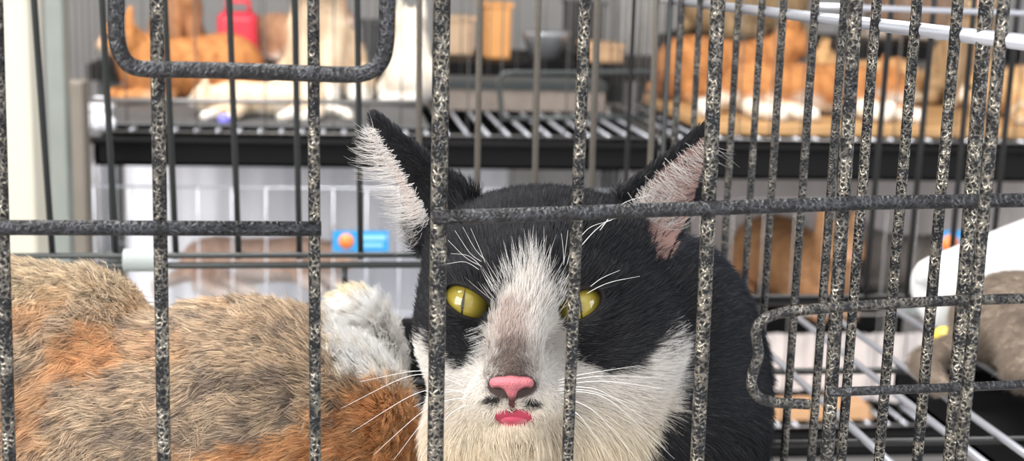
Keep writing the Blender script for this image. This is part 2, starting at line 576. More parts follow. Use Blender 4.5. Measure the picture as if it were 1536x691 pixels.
back = MB()
back.tube([(-0.42, YB, ZF), (XS, YB, ZF), (XS, YB, ZT), (-0.42, YB, ZT), (-0.42, YB, ZF)], 0.0018)
bgk = back.build('back_grille', WIRE_DARK, near)
for yy, w in ((383, 9), (398, 10)):
    m_ = MB(); m_.tube([at(-700, yy + 3, YB - 0.003), at(615, yy - 1, YB - 0.003), at(1000, yy - 3, YB - 0.003)], pxr(w, YB)); m_.build('rail', WIRE_DARK, bgk)
bb = [(-130, -95), (-40, -10), (51, 79), (153, 174), (247, 264), (344, 358), (442, 449), (536, 541), (629, 628), (720, 714), (808, 800), (896, 884), (985, 970)]
for (x0, x1) in bb:
    a, b = line_to(at(x0, 0, YB), at(x1, 385, YB), 1.1 - 0.171 if x0 < 900 else ZF, ZT)
    m_ = MB(); m_.tube([a, (a + b) / 2, b], pxr(9.5, YB), 10); m_.build('bar', WIRE_DARK if x0 < 600 else WIRE_LIT, bgk)
m_ = MB(); m_.tube([at(517, 398, YB - 0.003), at(517, 440, YB - 0.003)], pxr(9, YB), 10); m_.build('bar', WIRE_BLACK, bgk)
m_ = MB()
c0, c1 = at(186, 390, YB - 0.006), at(236, 390, YB - 0.006)
m_.tube([c0, c0 * 0.97 + c1 * 0.03, c0 * 0.03 + c1 * 0.97, c1], pxr(34, YB), 18)
m_.build('hinge_sleeve', GREYPLASTIC, bgk)

flo = MB()
for y in np.arange(YF + 0.02, YB, 0.0335):
    flo.tube([(-0.42, y, ZF), (XS, y, ZF)], 0.0018, 8)
for x in np.arange(-0.42, XS, 0.035):
    flo.tube([(x, YF, ZF - 0.0025), (x, YB, ZF - 0.0025)], 0.0022, 8)
flo.build('floor_grid', WIRE_BLACK, near)
cr = MB(); cr.box((-0.42, YB - 0.012, ZF - 0.012), (XS, YB + 0.008, ZF + 0.026)); cr.build('back_frame', TRAY, near)
lg = [(-0.42, YF), (XS, YF), (-0.42, YB), (XS, YB)]
for (x, y) in lg:
    m_ = MB(); m_.tube([(x, y, 0), (x, y, ZF + 0.004)], 0.004, 10); m_.build('leg', WIRE_BLACK, near)
tp = MB()
for x in np.arange(-0.42, XS, 0.04): tp.tube([(x, YF, ZT), (x, YB, ZT)], 0.0018, 8)
tp.build('top_grille', WIRE_DARK, near)


# ------------------------------------------------------------------ two cats in the near cage
D0 = 0.50
S = D0 / F                                  # metres per photo pixel at the cat's eyes


def L(px, py, w):
    d = D0 - w * S
    return np.array([(px - W / 2) * d / D0, (H / 2 - py) * d / D0, w])


def sc(w): return (D0 - w * S) / D0


def to_world(V):
    c = np.stack([V[:, 0] * S, V[:, 1] * S, -D0 + V[:, 2] * S], 1)
    return c @ M.T + CAM


def E(P, px, py, w, rx, ry, rz):
    k = sc(w); return ell(P, L(px, py, w), (rx * k, ry * k, rz))


h = 4.0
P = grid((-230, -420, -760), (520, 260, 130), h)
# --- head
f = E(P, 815, 425, -165, 172, 130, 160)
f = smin(f, E(P, 815, 372, -155, 168, 76, 120), 40)
f = smin(f, E(P, 712, 505, -105, 84, 90, 95), 60)
f = smin(f, E(P, 915, 512, -120, 105, 98, 105), 60)
f = smin(f, E(P, 768, 590, 0, 66, 52, 78), 40)
f = smin(f, cap(P, L(792, 405, -22), L(767, 560, 78), 46, 31), 58)
f = smin(f, E(P, 735, 600, 48, 36, 31, 34), 14)
f = smin(f, E(P, 799, 602, 48, 37, 31, 34), 14)
f = smin(f, E(P, 772, 646, 24, 44, 24, 44), 14)
# brows, eye sockets
f = smin(f, E(P, 705, 415, -45, 52, 22, 40), 24)
f = smin(f, E(P, 872, 415, -45, 54, 22, 42), 24)
EYES = ((700, 453, -33, 0.50), (868, 458, -33, -0.46))
for (ex, ey, ew, ang) in EYES:
    ca, sa = math.cos(ang), math.sin(ang)
    rot = [[ca, sa, 0], [-sa, ca, 0], [0, 0, 1]]
    rot = np.array([[ca, sa, 0], [-sa, ca, 0], [0, 0, 1]])
    c = L(ex, ey, ew + 32)
    f = smin(f, ell(P, L(ex, ey, ew), (52, 46, 44)), 10)
    f = smax(f, -ell(P, c, (40, 19, 46), rot), 3)
# mouth groove and philtrum
f = smax(f, -cap(P, L(738, 612, 78), L(768, 618, 92), 3.5), 5)
f = smax(f, -cap(P, L(768, 618, 92), L(802, 615, 78), 3.5), 5)
f = smax(f, -cap(P, L(768, 596, 100), L(768, 614, 96), 3), 4)
# --- neck, chest, body
f = smin(f, E(P, 812, 640, -170, 168, 170, 150), 60)
f = smin(f, E(P, 790, 800, -150, 150, 150, 150), 60)
f = smin(f, E(P, 985, 590, -430, 158, 235, 260), 70)
f = smin(f, E(P, 940, 720, -330, 170, 150, 260), 60)
f = smin(f, cap(P, L(720, 845, -160), L(715, 860, 20), 62, 48), 30)       # fore paws, tucked on the cage floor
f = smin(f, cap(P, L(850, 845, -160), L(850, 860, 20), 62, 48), 30)
# --- ears
def ear(f, T, a, b, c, thick, bow):
    T, a, b, c = (L(*q) for q in (T, a, b, c))
    d = np.minimum(tri(P, T, a, c), tri(P, a, b, c))
    return smin(f, d - thick, 16)
LT, LA, LB, LC = (562, 176, -120), (708, 292, -135), (628, 372, -150), (606, 282, -175)
RT, RA, RB, RC = (1062, 190, -120), (932, 292, -135), (990, 392, -135), (1043, 290, -185)
f = ear(f, LT, LA, LB, LC, 7.5, 0)
f = ear(f, RT, RA, RB, RC, 7.5, 0)
fl = (ZF + 0.003 - CAM[2])                  # keep the belly above the cage floor
cz = (P[0] * S * M[2, 0] + P[1] * S * M[2, 1] + (-D0 + P[2] * S) * M[2, 2])
f = smax(f, (fl - cz) / S, 12)
V, Q = surface_nets(f, np.array([P[i].flat[0] for i in range(3)]), h)
BWV, BWQ = to_world(V), Q
del f, cz

WHITE_POLY = [(796, 388), (780, 408), (762, 428), (748, 452), (738, 482), (724, 515), (710, 540), (684, 550), (655, 528), (640, 505), (622, 520), (600, 560), (590, 800),
              (925, 800), (942, 690), (972, 642), (1003, 602), (1022, 555), (1027, 520), (1012, 488), (996, 490), (975, 522), (945, 552), (905, 560), (870, 547), (852, 515), (842, 488), (836, 455), (828, 428), (812, 405)]
LEAR = [(560, 200), (586, 232), (606, 262), (636, 312), (640, 340), (608, 338), (580, 290), (555, 240)]
REAR = [(1056, 204), (985, 258), (945, 300), (960, 330), (978, 392), (1000, 398), (1028, 350), (1040, 300), (1054, 250)]


def bw_color(p, jitter=True):
    px, py = project(p)
    n = vnoise(p, 150, 3) * 6 + vnoise(p, 420, 4) * 7 + (rng.normal(0, 3.5, len(p)) if jitter else 0)
    sd = poly_sd(px, py, WHITE_POLY) + n
    depth = -((p - CAM) @ M)[:, 2]
    white = (1 - sstep(sd, -5, 5)) * (depth < 0.60)
    if jitter:
        white = np.where((rng.random(len(p)) < 0.75 * sstep(py, 545, 480)) & (px > 950), 0.0, white)
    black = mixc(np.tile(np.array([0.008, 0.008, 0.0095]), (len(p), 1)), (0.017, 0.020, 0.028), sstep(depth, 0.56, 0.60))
    wc = mixc(np.tile(np.array([0.86, 0.82, 0.78]), (len(p), 1)), (0.84, 0.74, 0.58), sstep(py, 560, 680))
    # brown smudge along the bridge of the nose
    e1 = np.sqrt(((px - 767) / 44) ** 2 + ((py - 550) / 54) ** 2) + n * 0.02
    e2 = np.sqrt(((px - 768) / 36) ** 2 + ((py - 500) / 60) ** 2) + n * 0.03
    wc = mixc(wc, (0.46, 0.33, 0.28), 0.65 * (1 - sstep(e2, 0.45, 1.05)))
    wc = mixc(wc, (0.16, 0.11, 0.09), 0.88 * (1 - sstep(e1, 0.35, 1.2)))
    for cx, cy, rx, ry in ((739, 600, 16, 7), (797, 604, 15, 7)):
        e = np.sqrt(((px - cx) / rx) ** 2 + ((py - cy) / ry) ** 2)
        wc = mixc(wc, (0.03, 0.024, 0.022), 1 - sstep(e, 0.6, 1.15))
    e = np.sqrt(((px - 772) / 44) ** 2 + ((py - 626) / 15) ** 2)
    return mixc(black, wc, white), white, depth


def bw_bare(p):
    """1 where skin shows: nose leather, lips, eye rims, inside of the ears."""
    px, py = project(p)
    depth = -((p - CAM) @ M)[:, 2]
    b = 1 - sstep(np.sqrt(((px - 768) / 40) ** 2 + ((py - 580) / 22) ** 2), 0.85, 1.0)
    b = np.maximum(b, 1 - sstep(np.sqrt(((px - 771) / 30) ** 2 + ((py - 624) / 11) ** 2), 0.85, 1.05))
    b = np.maximum(b, (np.abs(px - 768) < 4) * (py > 595) * (py < 616))
    for (ex, ey, ew, ang) in EYES:
        ca, sa = math.cos(ang), math.sin(ang)
        dx, dy = px - ex, -(py - ey)
        a_, b_ = ca * dx - sa * dy, sa * dx + ca * dy
        b_, a_ = (sa * dx + ca * dy), (ca * dx - sa * dy)
        b = np.maximum(b, (1 - sstep(np.sqrt((a_ / 43) ** 2 + (b_ / 26) ** 2), 0.92, 1.02)) * (depth < 0.53))
    return b


def ear_inside(p, nrm):
    px, py = project(p)
    facing = (nrm @ (M @ np.array([0, 0, 1.0]))) > 0.05
    l = poly_sd(px, py, LEAR) < 0
    r = poly_sd(px, py, REAR) < 0
    return l & facing & (px < 660) & (py < 380), r & facing


bw = empty('cat', at(860, 840, 0.55) * np.array([1, 1, 0]) + np.array([0, 0, ZF + 0.002]),
           'black and white cat with yellow eyes, gazing out through the near cage bars', 'cat')
body = mesh_obj('body', BWV, BWQ, SKIN, bw)
VN = vert_normals(BWV, BWQ)
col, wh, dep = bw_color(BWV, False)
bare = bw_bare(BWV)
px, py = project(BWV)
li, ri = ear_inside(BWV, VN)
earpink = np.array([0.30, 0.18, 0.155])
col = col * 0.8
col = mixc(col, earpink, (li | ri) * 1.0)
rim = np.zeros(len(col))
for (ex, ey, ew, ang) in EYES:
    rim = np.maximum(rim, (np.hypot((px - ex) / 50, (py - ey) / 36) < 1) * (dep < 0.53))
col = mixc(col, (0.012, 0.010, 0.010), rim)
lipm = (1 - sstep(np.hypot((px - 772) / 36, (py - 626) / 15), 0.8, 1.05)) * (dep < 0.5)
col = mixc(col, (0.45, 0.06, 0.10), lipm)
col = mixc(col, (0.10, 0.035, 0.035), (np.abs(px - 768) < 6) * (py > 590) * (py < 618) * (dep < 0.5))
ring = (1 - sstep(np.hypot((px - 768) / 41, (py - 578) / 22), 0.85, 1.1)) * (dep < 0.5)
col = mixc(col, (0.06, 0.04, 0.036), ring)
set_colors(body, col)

# --- fur of the black and white cat
VIEW = M @ np.array([0, 0, 1.0])


def near_weight(c, n):
    to = unit(CAM - c)
    d = np.sum(n * to, 1)
    return np.where(d > -0.25, 1.0, 0.2)


def bw_weight(c, n):
    px, py = project(c)
    w = near_weight(c, n)
    dep = -((c - CAM) @ M)[:, 2]
    w = w * np.where(dep < 0.56, 2.2, 1.0)
    w = w * np.where((py < 700) & (px > 540) & (px < 1180), 1.0, 0.25)
    return w


def interp_normals(VNn, T, pick, p, V):
    n = VNn[T[pick, 0]] + VNn[T[pick, 1]] + VNn[T[pick, 2]]
    return unit(n)


def groom(root, nrm, flow, length, lift, wild, k=5, curl=0.35):
    """Strands that leave the skin along nrm and bend over along flow."""
    n = len(root)
    g = flow - nrm * np.sum(flow * nrm, 1)[:, None]
    g = unit(g + rng.normal(0, wild, (n, 3)))
    g = unit(g - nrm * np.sum(g * nrm, 1)[:, None] * 0.8)
    t = np.linspace(0, 1, k)
    ang = lift[:, None] * (1 - curl * t[None, :] * 1.4)
    step = length[:, None] / (k - 1)
    d = np.cos(ang)[..., None] * g[:, None, :] + np.sin(ang)[..., None] * nrm[:, None, :]
    pts = root[:, None, :] + np.concatenate([np.zeros((n, 1, 3)), np.cumsum(d[:, :-1] * step[..., None], 1)], 1)
    return pts


def clump(pts, nrm, size, strength, seed=1):
    n = len(pts)
    m = max(10, int(n / size))
    sel = rng.choice(n, m, replace=False)
    kd = kdtree.KDTree(m)
    for i, s in enumerate(sel): kd.insert(pts[s, 0], i)
    kd.balance()
    near_ = np.array([kd.find(Vector(p))[1] for p in pts[:, 0]])
    src = sel[near_]
    t = np.linspace(0, 1, pts.shape[1])[None, :, None] ** 1.5 * strength
    target = pts[src]
    off = (pts[:, 0] - pts[src, 0])[:, None, :]
    return pts * (1 - t) + (target + off * 0.25) * t, near_


n = 150000
p, pick, T = sample_surface(BWV, BWQ, n, bw_weight)
nr = interp_normals(VN, T, pick, p, BWV)
px, py = project(p)
li, ri = ear_inside(p, nr)
keep = (bw_bare(p) < 0.5) & ~((li | ri) & (rng.random(n) > 0.04))
p, nr, px, py = p[keep], nr[keep], px[keep], py[keep]
n = len(p)
col, wh, dep = bw_color(p)
nose = at(768, 575, 0.465)
flow = unit(p - nose)
down = M @ np.array([0.15, -1.0, 0.1])
bodyf = M @ np.array([0.5, -0.6, -0.5])
tb = sstep(py, 590, 680) * (np.abs(p[:, 0] - nose[0]) < 0.2)
flow = flow * (1 - tb)[:, None] + down * tb[:, None]
isb = sstep(dep, 0.565, 0.60)
flow = flow * (1 - isb)[:, None] + bodyf * isb[:, None]
rn = np.hypot(px - 768, (py - 570))
ln = 11 + 20 * sstep(rn, 60, 230) + 26 * sstep(py, 560, 660) * (rn > 90)
ln = np.where((py < 420) & (dep < 0.57), 22 + 6 * sstep(py, 420, 300), ln)
ln = np.where(isb > 0.5, 44, ln)
top_ear = (py < 300) & ((px < 690) | (px > 930))
ln = np.where(top_ear, 13, ln)
ln = ln * rng.uniform(0.65, 1.25, n) * S
lift = np.clip(0.42 + 0.12 * rng.normal(size=n), 0.1, 0.9)
pts = groom(p, nr, flow, ln, lift, 0.16)
pts, cid = clump(pts, nr, 22, 0.35)
cv = rng.uniform(0.8, 1.15, n)[:, None]
grey = (wh < 0.5) & (rng.random(n) < 0.10)
col = np.where(grey[:, None], col + 0.05, col)
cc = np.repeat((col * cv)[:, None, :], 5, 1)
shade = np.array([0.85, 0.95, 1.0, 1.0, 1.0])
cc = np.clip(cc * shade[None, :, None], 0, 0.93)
wid = np.where(wh > 0.5, 0.00010, 0.00011)
rad = wid[:, None] * np.array([1, 0.95, 0.8, 0.5, 0.12])[None, :]
all_p, all_r, all_c = [pts], [rad], [cc]


def hairs(starts, ends, bend, width, color, k=5):
    a = np.asarray(starts); b = np.asarray(ends)
    t = np.linspace(0, 1, k)[None, :, None]
    pt = a[:, None] * (1 - t) + b[:, None] * t + (np.asarray(bend)[:, None] * (t * (1 - t) * 4))
    rr = np.tile(width * np.array([1, 0.9, 0.75, 0.5, 0.12]), (len(a), 1))
    c_ = np.repeat(np.asarray(color)[:, None, :], k, 1)
    return pt, rr, c_


# long pale hairs that fill and fringe the ears
def ear_hairs(count, base_line, tip_fn, dep_a, dep_b, shade):
    st, en, be, co = [], [], [], []
    for i in range(count):
        t = random.random()
        s0 = base_line(t)
        e0 = tip_fn(t, s0)
        st.append(at(s0[0], s0[1], dep_a(t) * 1.0)); en.append(at(e0[0], e0[1], dep_b(t)))
        be.append((M @ np.array([random.gauss(0, 0.0006), random.gauss(-0.0011, 0.0009), 0.0012])))
        g = min(0.93, random.uniform(0.7, 0.95) * shade); co.append((g, g * 0.95, g * 0.91))
    return hairs(st, en, be, 0.000075, co)


def lerp_poly(poly, t):
    x = t * (len(poly) - 1); i = min(int(x), len(poly) - 2); q = x - i
    return (poly[i][0] * (1 - q) + poly[i + 1][0] * q, poly[i][1] * (1 - q) + poly[i + 1][1] * q)


lrim = [(563, 196), (582, 226), (602, 256), (630, 300), (642, 328)]
lmid = [(572, 200), (584, 240), (596, 280), (606, 318), (616, 350)]
ydep = 0.512
a_, b_, c_ = ear_hairs(420, lambda t: (lambda q: (q[0] + random.gauss(-1, 3), q[1] + random.gauss(0, 4)))(lerp_poly(lrim, t)),
                       lambda t, s: (s[0] - random.uniform(10, 62) * (0.28 + 1.0 * math.sin(math.pi * min(1, t * 0.75 + 0.06))), s[1] + random.gauss(-6, 6) + 14 * t),
                       lambda t: ydep - 0.001, lambda t: ydep - 0.003, 1.05)
all_p.append(a_); all_r.append(b_); all_c.append(c_)
a_, b_, c_ = ear_hairs(150, lambda t: (lambda q: (q[0] + random.gauss(0, 6), q[1] + random.gauss(0, 6)))(lerp_poly([(600, 290), (612, 330), (625, 360)], t)),
                       lambda t, s: (s[0] - random.uniform(12, 34), s[1] + random.gauss(2, 10)),
                       lambda t: ydep, lambda t: ydep - 0.002, 0.55)
all_p.append(a_); all_r.append(b_); all_c.append(c_)
rrim = [(1052, 206), (1015, 232), (985, 256), (960, 280), (940, 302)]
a_, b_, c_ = ear_hairs(190, lambda t: (lambda q: (q[0] + random.gauss(4, 6), q[1] + random.gauss(6, 6)))(lerp_poly(rrim, t)),
                       lambda t, s: (s[0] + random.uniform(10, 55), s[1] + random.uniform(5, 38)),
                       lambda t: ydep - 0.001, lambda t: ydep - 0.003, 0.75)
all_p.append(a_); all_r.append(b_); all_c.append(c_)
a_, b_, c_ = ear_hairs(120, lambda t: (lambda q: (q[0] + random.gauss(0, 8), q[1] + random.gauss(0, 8)))(lerp_poly([(950, 318), (975, 330), (1005, 330)], t)),
                       lambda t, s: (s[0] + random.uniform(5, 50), s[1] - random.uniform(5, 60)),
                       lambda t: ydep - 0.001, lambda t: ydep - 0.004, 0.7)
all_p.append(a_); all_r.append(b_); all_c.append(c_)
# white guard hairs straying over the black mask at the edge of the blaze and under the eyes
st, en, be, co = [], [], [], []
edge = [(752, 448), (764, 424), (780, 406), (797, 392), (813, 406), (828, 430), (834, 450)]
for i in range(420):
    s0 = lerp_poly(edge, random.random())
    s0 = (s0[0] + random.gauss(0, 8), s0[1] + random.gauss(6, 10))
    dx = (s0[0] - 795) * 0.35
    q = random.uniform(16, 46)
    st.append(at(*s0, 0.476)); en.append(at(s0[0] + dx + random.gauss(0, 6), s0[1] - q, 0.481))
    be.append(M @ np.array([0, 0, 0.0022])); g = random.uniform(0.6, 0.9); co.append((g, g * 0.97, g * 0.94))
for (x0, x1, y0, y1, dx) in ((668, 730, 485, 530, -1), (850, 930, 495, 550, 1), (965, 1010, 470, 540, 0.5)):
    for i in range(130):
        x, y = random.uniform(x0, x1), random.uniform(y0, y1)
        st.append(at(x, y, 0.471 + 0.0002 * abs(x - 768))); q = random.uniform(15, 34)
        en.append(at(x + dx * q, y + q * 0.35, 0.471 + 0.0002 * abs(x + dx * q - 768))); be.append(M @ np.array([0, 0, 0.0015]))
        g = random.uniform(0.4, 0.85); co.append((g, g, g))
a_, b_, c_ = hairs(st, en, be, 0.00007, co)
all_p.append(a_); all_r.append(b_); all_c.append(c_)
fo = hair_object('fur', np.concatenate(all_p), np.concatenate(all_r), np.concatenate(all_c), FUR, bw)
tag(fo, kind='stuff')

# --- eyes
def eye_mat():
    m, N, Lk, b = new_mat('cat_eye')
    tc = N.new('ShaderNodeTexCoord'); sp = N.new('ShaderNodeSeparateXYZ'); Lk.new(tc.outputs['Object'], sp.inputs[0])
    def mth(op, a, b_=None):
        n_ = N.new('ShaderNodeMath'); n_.operation = op
        for i, x in enumerate((a, b_)):
            if x is None: continue
            if isinstance(x, (int, float)): n_.inputs[i].default_value = x
            else: Lk.new(x, n_.inputs[i])
        return n_.outputs[0]
    x, y = sp.outputs['X'], sp.outputs['Y']
    r = mth('SQRT', mth('ADD', mth('MULTIPLY', x, x), mth('MULTIPLY', y, y)))
    nz = N.new('ShaderNodeTexNoise'); nz.inputs['Scale'].default_value = 900; nz.inputs['Detail'].default_value = 3
    Lk.new(tc.outputs['Object'], nz.inputs['Vector'])
    r2 = mth('ADD', r, mth('MULTIPLY', nz.outputs['Fac'], 0.0012))
    rp = N.new('ShaderNodeValToRGB'); e = rp.color_ramp
    e.elements[0].position = 0.0; e.elements[0].color = (0.20, 0.16, 0.025, 1)
    e.elements[1].position = 1.0; e.elements[1].color = (0.01, 0.008, 0.006, 1)
    for pos, c in ((0.35, (0.36, 0.285, 0.045, 1)), (0.72, (0.27, 0.21, 0.03, 1)), (0.88, (0.16, 0.13, 0.02, 1))):
        q = e.elements.new(pos); q.color = c
    Lk.new(mth('DIVIDE', r2, 0.0098), rp.inputs['Fac'])
    # slit pupil
    sl = mth('ADD', mth('ABSOLUTE', x), mth('MULTIPLY', mth('MULTIPLY', y, y), 14.0))
    pm = N.new('ShaderNodeMapRange'); pm.inputs['From Min'].default_value = 0.0003; pm.inputs['From Max'].default_value = 0.0007
    pm.inputs['To Min'].default_value = 1; pm.inputs['To Max'].default_value = 0
    Lk.new(sl, pm.inputs['Value'])
    mx = N.new('ShaderNodeMix'); mx.data_type = 'RGBA'; Lk.new(pm.outputs['Result'], mx.inputs['Factor'])
    Lk.new(rp.outputs['Color'], mx.inputs['A']); mx.inputs['B'].default_value = (0.02, 0.017, 0.008, 1)
    Lk.new(mx.outputs['Result'], b.inputs['Base Color'])
    b.inputs['Roughness'].default_value = 0.05
    b.inputs['Coat Weight'].default_value = 1.0; b.inputs['Coat Roughness'].default_value = 0.02
    return m


EYE = eye_mat()
for (ex, ey, ew, ang), gaze in zip(EYES, ((-0.10, 0.02), (0.02, 0.0))):
    me = bpy.data.meshes.new('eye')
    import bmesh
    bm = bmesh.new(); bmesh.ops.create_uvsphere(bm, u_segments=40, v_segments=28, radius=1.0)
    for v in bm.verts:
        z = v.co.z
        v.co *= 41 * S
        if z > 0.72: v.co.z += (z - 0.72) * 12 * S            # cornea
    for fc in bm.faces: fc.smooth = True
    bm.to_mesh(me); bm.free(); me.materials.append(EYE)
    o = bpy.data.objects.new('eye', me); COL.objects.link(o); o.parent = bw
    R = Matrix(M.tolist()) @ Matrix.Rotation(gaze[0], 3, 'Y') @ Matrix.Rotation(gaze[1], 3, 'X') @ Matrix.Rotation(-ang * 0.25, 3, 'Z')
    wpos = to_world(np.array([L(ex, ey, ew - 9)]))[0] - np.array(bw.location)
    o.matrix_local = Matrix.Translation(Vector(wpos)) @ R.to_4x4()

# --- nose leather: a small wedge with two nostrils
hN = 1.0
PN = grid((-50, -275, 40), (50, -200, 150), hN)
c_ = L(768, 580, 100)
PN = [PN[0] + 0, PN[1] + 0, PN[2]]
PN[0] = PN[0] + c_[0]
fN = E(PN, 767, 572, 103, 31.5, 9.5, 20)
fN = smin(fN, cap(PN, L(767, 577, 106), L(768, 594, 100), 11.5, 6), 8)
fN = smin(fN, E(PN, 748, 575, 99, 13, 8, 18), 6); fN = smin(fN, E(PN, 787, 575, 99, 13, 8, 18), 6)
for s_, x_ in ((-1, 749), (1, 787)):
    fN = smax(fN, -cap(PN, L(x_, 584, 119), L(x_ + s_ * 14, 581, 107), 4.4, 3.0), 3)
Vn, Qn = surface_nets(fN, np.array([PN[i].flat[0] for i in range(3)]), hN)
nw = to_world(Vn)
no = mesh_obj('nose', nw, Qn, None, bw)
pxn, pyn = project(nw)
cn = np.tile(np.array([0.66, 0.20, 0.23]), (len(nw), 1))
cn = mixc(cn, (0.10, 0.04, 0.04), sstep(pyn + np.abs(pxn - 768) * 0.2, 589, 599) * 0.9)
for x_ in (745, 791):
    cn = mixc(cn, (0.05, 0.02, 0.02), 1 - sstep(np.hypot((pxn - x_) / 12, (pyn - 585) / 6), 0.6, 1.2))
set_colors(no, cn)
nm = coat_mat('nose_leather', 0.42, 0.5, 1500); no.data.materials.append(nm)
# --- the pink lower lip
PL = grid((-45, -320, 50), (50, -255, 110), hN)
fL = E(PL, 772, 625, 54, 29, 10, 22)
fL = smax(fL, -cap(PL, L(735, 612, 80), L(806, 613, 80), 5), 3)
Vl, Ql = surface_nets(fL, np.array([PL[i].flat[0] for i in range(3)]), hN)
lo = mesh_obj('lower_lip', to_world(Vl), Ql, None, bw)
pxl, pyl = project(to_world(Vl))
cl = np.tile(np.array([0.50, 0.07, 0.12]), (len(Vl), 1))
cl = mixc(cl, (0.74, 0.42, 0.40), sstep(np.abs(pxl - 768) / 36 + np.maximum(pyl - 624, 0) / 16, 0.55, 1.5))
set_colors(lo, cl); lo.data.materials.append(coat_mat('wet_lip', 0.5))

# --- whiskers
WHISK = simple('whisker', (0.9, 0.9, 0.88), 0.3, noise=0.02)
def whisker(p0, p1, bend, y0, y1, r=0.00017):
    a, b = at(*p0, y0), at(*p1, y1); m = (a + b) / 2 + M @ np.array([0, bend * S, 0.004])
    wk = MB(); wk.tube(spline([a, a * 0.5 + m * 0.5 + M @ np.array([0, bend * S * 0.3, 0]), m, b], 5), r, 6, r * 0.25); wk.build('whisker', WHISK, bw)
for p0, p1, bd in (((705, 590), (527, 648), 26), ((700, 580), (512, 612), 30), ((702, 575), (540, 572), 18), ((708, 600), (590, 690), 30), ((700, 596), (560, 682), 20),
                   ((712, 605), (612, 720), 26), ((700, 570), (600, 556), 8), ((706, 584), (620, 610), 8)):
    whisker(p0, p1, bd, 0.462, 0.455)
for p0, p1, bd in (((832, 590), (1012, 688), 34), ((835, 583), (985, 640), 22), ((838, 578), (1005, 584), 10), ((838, 574), (985, 566), 8), ((835, 596), (965, 700), 24), ((830, 600), (925, 700), 18),
                   ((838, 570), (960, 548), 4), ((832, 586), (950, 606), 10)):
    whisker(p0, p1, bd, 0.462, 0.455)
for p0, p1, bd in (((722, 392), (682, 345), -6), ((720, 398), (672, 360), -4), ((726, 388), (694, 340), -4), ((728, 394), (706, 342), 2), ((718, 404), (668, 396), 8), ((722, 400), (676, 380), 8),
                   ((845, 400), (852, 345), 4), ((850, 398), (866, 352), 6), ((858, 372), (918, 330), 12), ((872, 368), (962, 322), 16), ((846, 396), (842, 350), 2), ((900, 345), (978, 292), 16),
                   ((880, 440), (960, 414), 6), ((885, 430), (930, 405), 4)):
    whisker(p0, p1, bd, 0.480, 0.470, 0.00015)

# ------------------------------------------------------------------ the calico lying beside it
h = 6.0
P = grid((-1350, -420, -640), (-120, 110, 30), h)
f = E(P, 50, 640, -290, 205, 236, 200)
f = smin(f, E(P, 140, 600, -280, 88, 186, 150), 40)
f = smin(f, E(P, 360, 655, -260, 240, 198, 180), 85)
f = smin(f, E(P, 190, 690, -250, 260, 170, 180), 60)
f = smin(f, E(P, 535, 560, -430, 62, 118, 90), 40)
f = smin(f, E(P, 520, 660, -300, 84, 130, 130), 50)
f = smin(f, E(P, -180, 640, -300, 150, 150, 140), 60)          # chest and head run on outside the frame
f = smin(f, E(P, -330, 640, -300, 95, 90, 85), 40)
f = smin(f, E(P, -395, 665, -260, 45, 40, 50), 25)
f = smin(f, tri(P, L(-390, 490, -290), L(-385, 580, -285), L(-320, 560, -290)) - 8, 14)
f = smin(f, tri(P, L(-270, 490, -310), L(-335, 565, -300), L(-255, 580, -310)) - 8, 14)
f = smin(f, cap(P, L(440, 800, -200), L(300, 830, -120), 55, 40), 30)
f = smin(f, cap(P, L(-120, 790, -200), L(-160, 830, -80), 50, 36), 30)
cz = (P[0] * S * M[2, 0] + P[1] * S * M[2, 1] + (-D0 + P[2] * S) * M[2, 2])
f = smax(f, (fl - cz) / S, 14)
V, Q = surface_nets(f, np.array([P[i].flat[0] for i in range(3)]), h)
TV, TQ = to_world(V), Q
tc_ = empty('cat', at(200, 830, 0.57) * np.array([1, 1, 0]) + np.array([0, 0, ZF + 0.002]),
            'brown, orange and white calico lying with its back to the near cage door', 'cat')
tbody = mesh_obj('body', TV, TQ, SKIN, tc_)
VN = vert_normals(TV, TQ)


def blob(px, py, cx, cy, rx, ry, a=0.0):
    ca, sa = math.cos(a), math.sin(a)
    dx, dy = px - cx, py - cy
    return np.hypot((dx * ca + dy * sa) / rx, (-dx * sa + dy * ca) / ry)


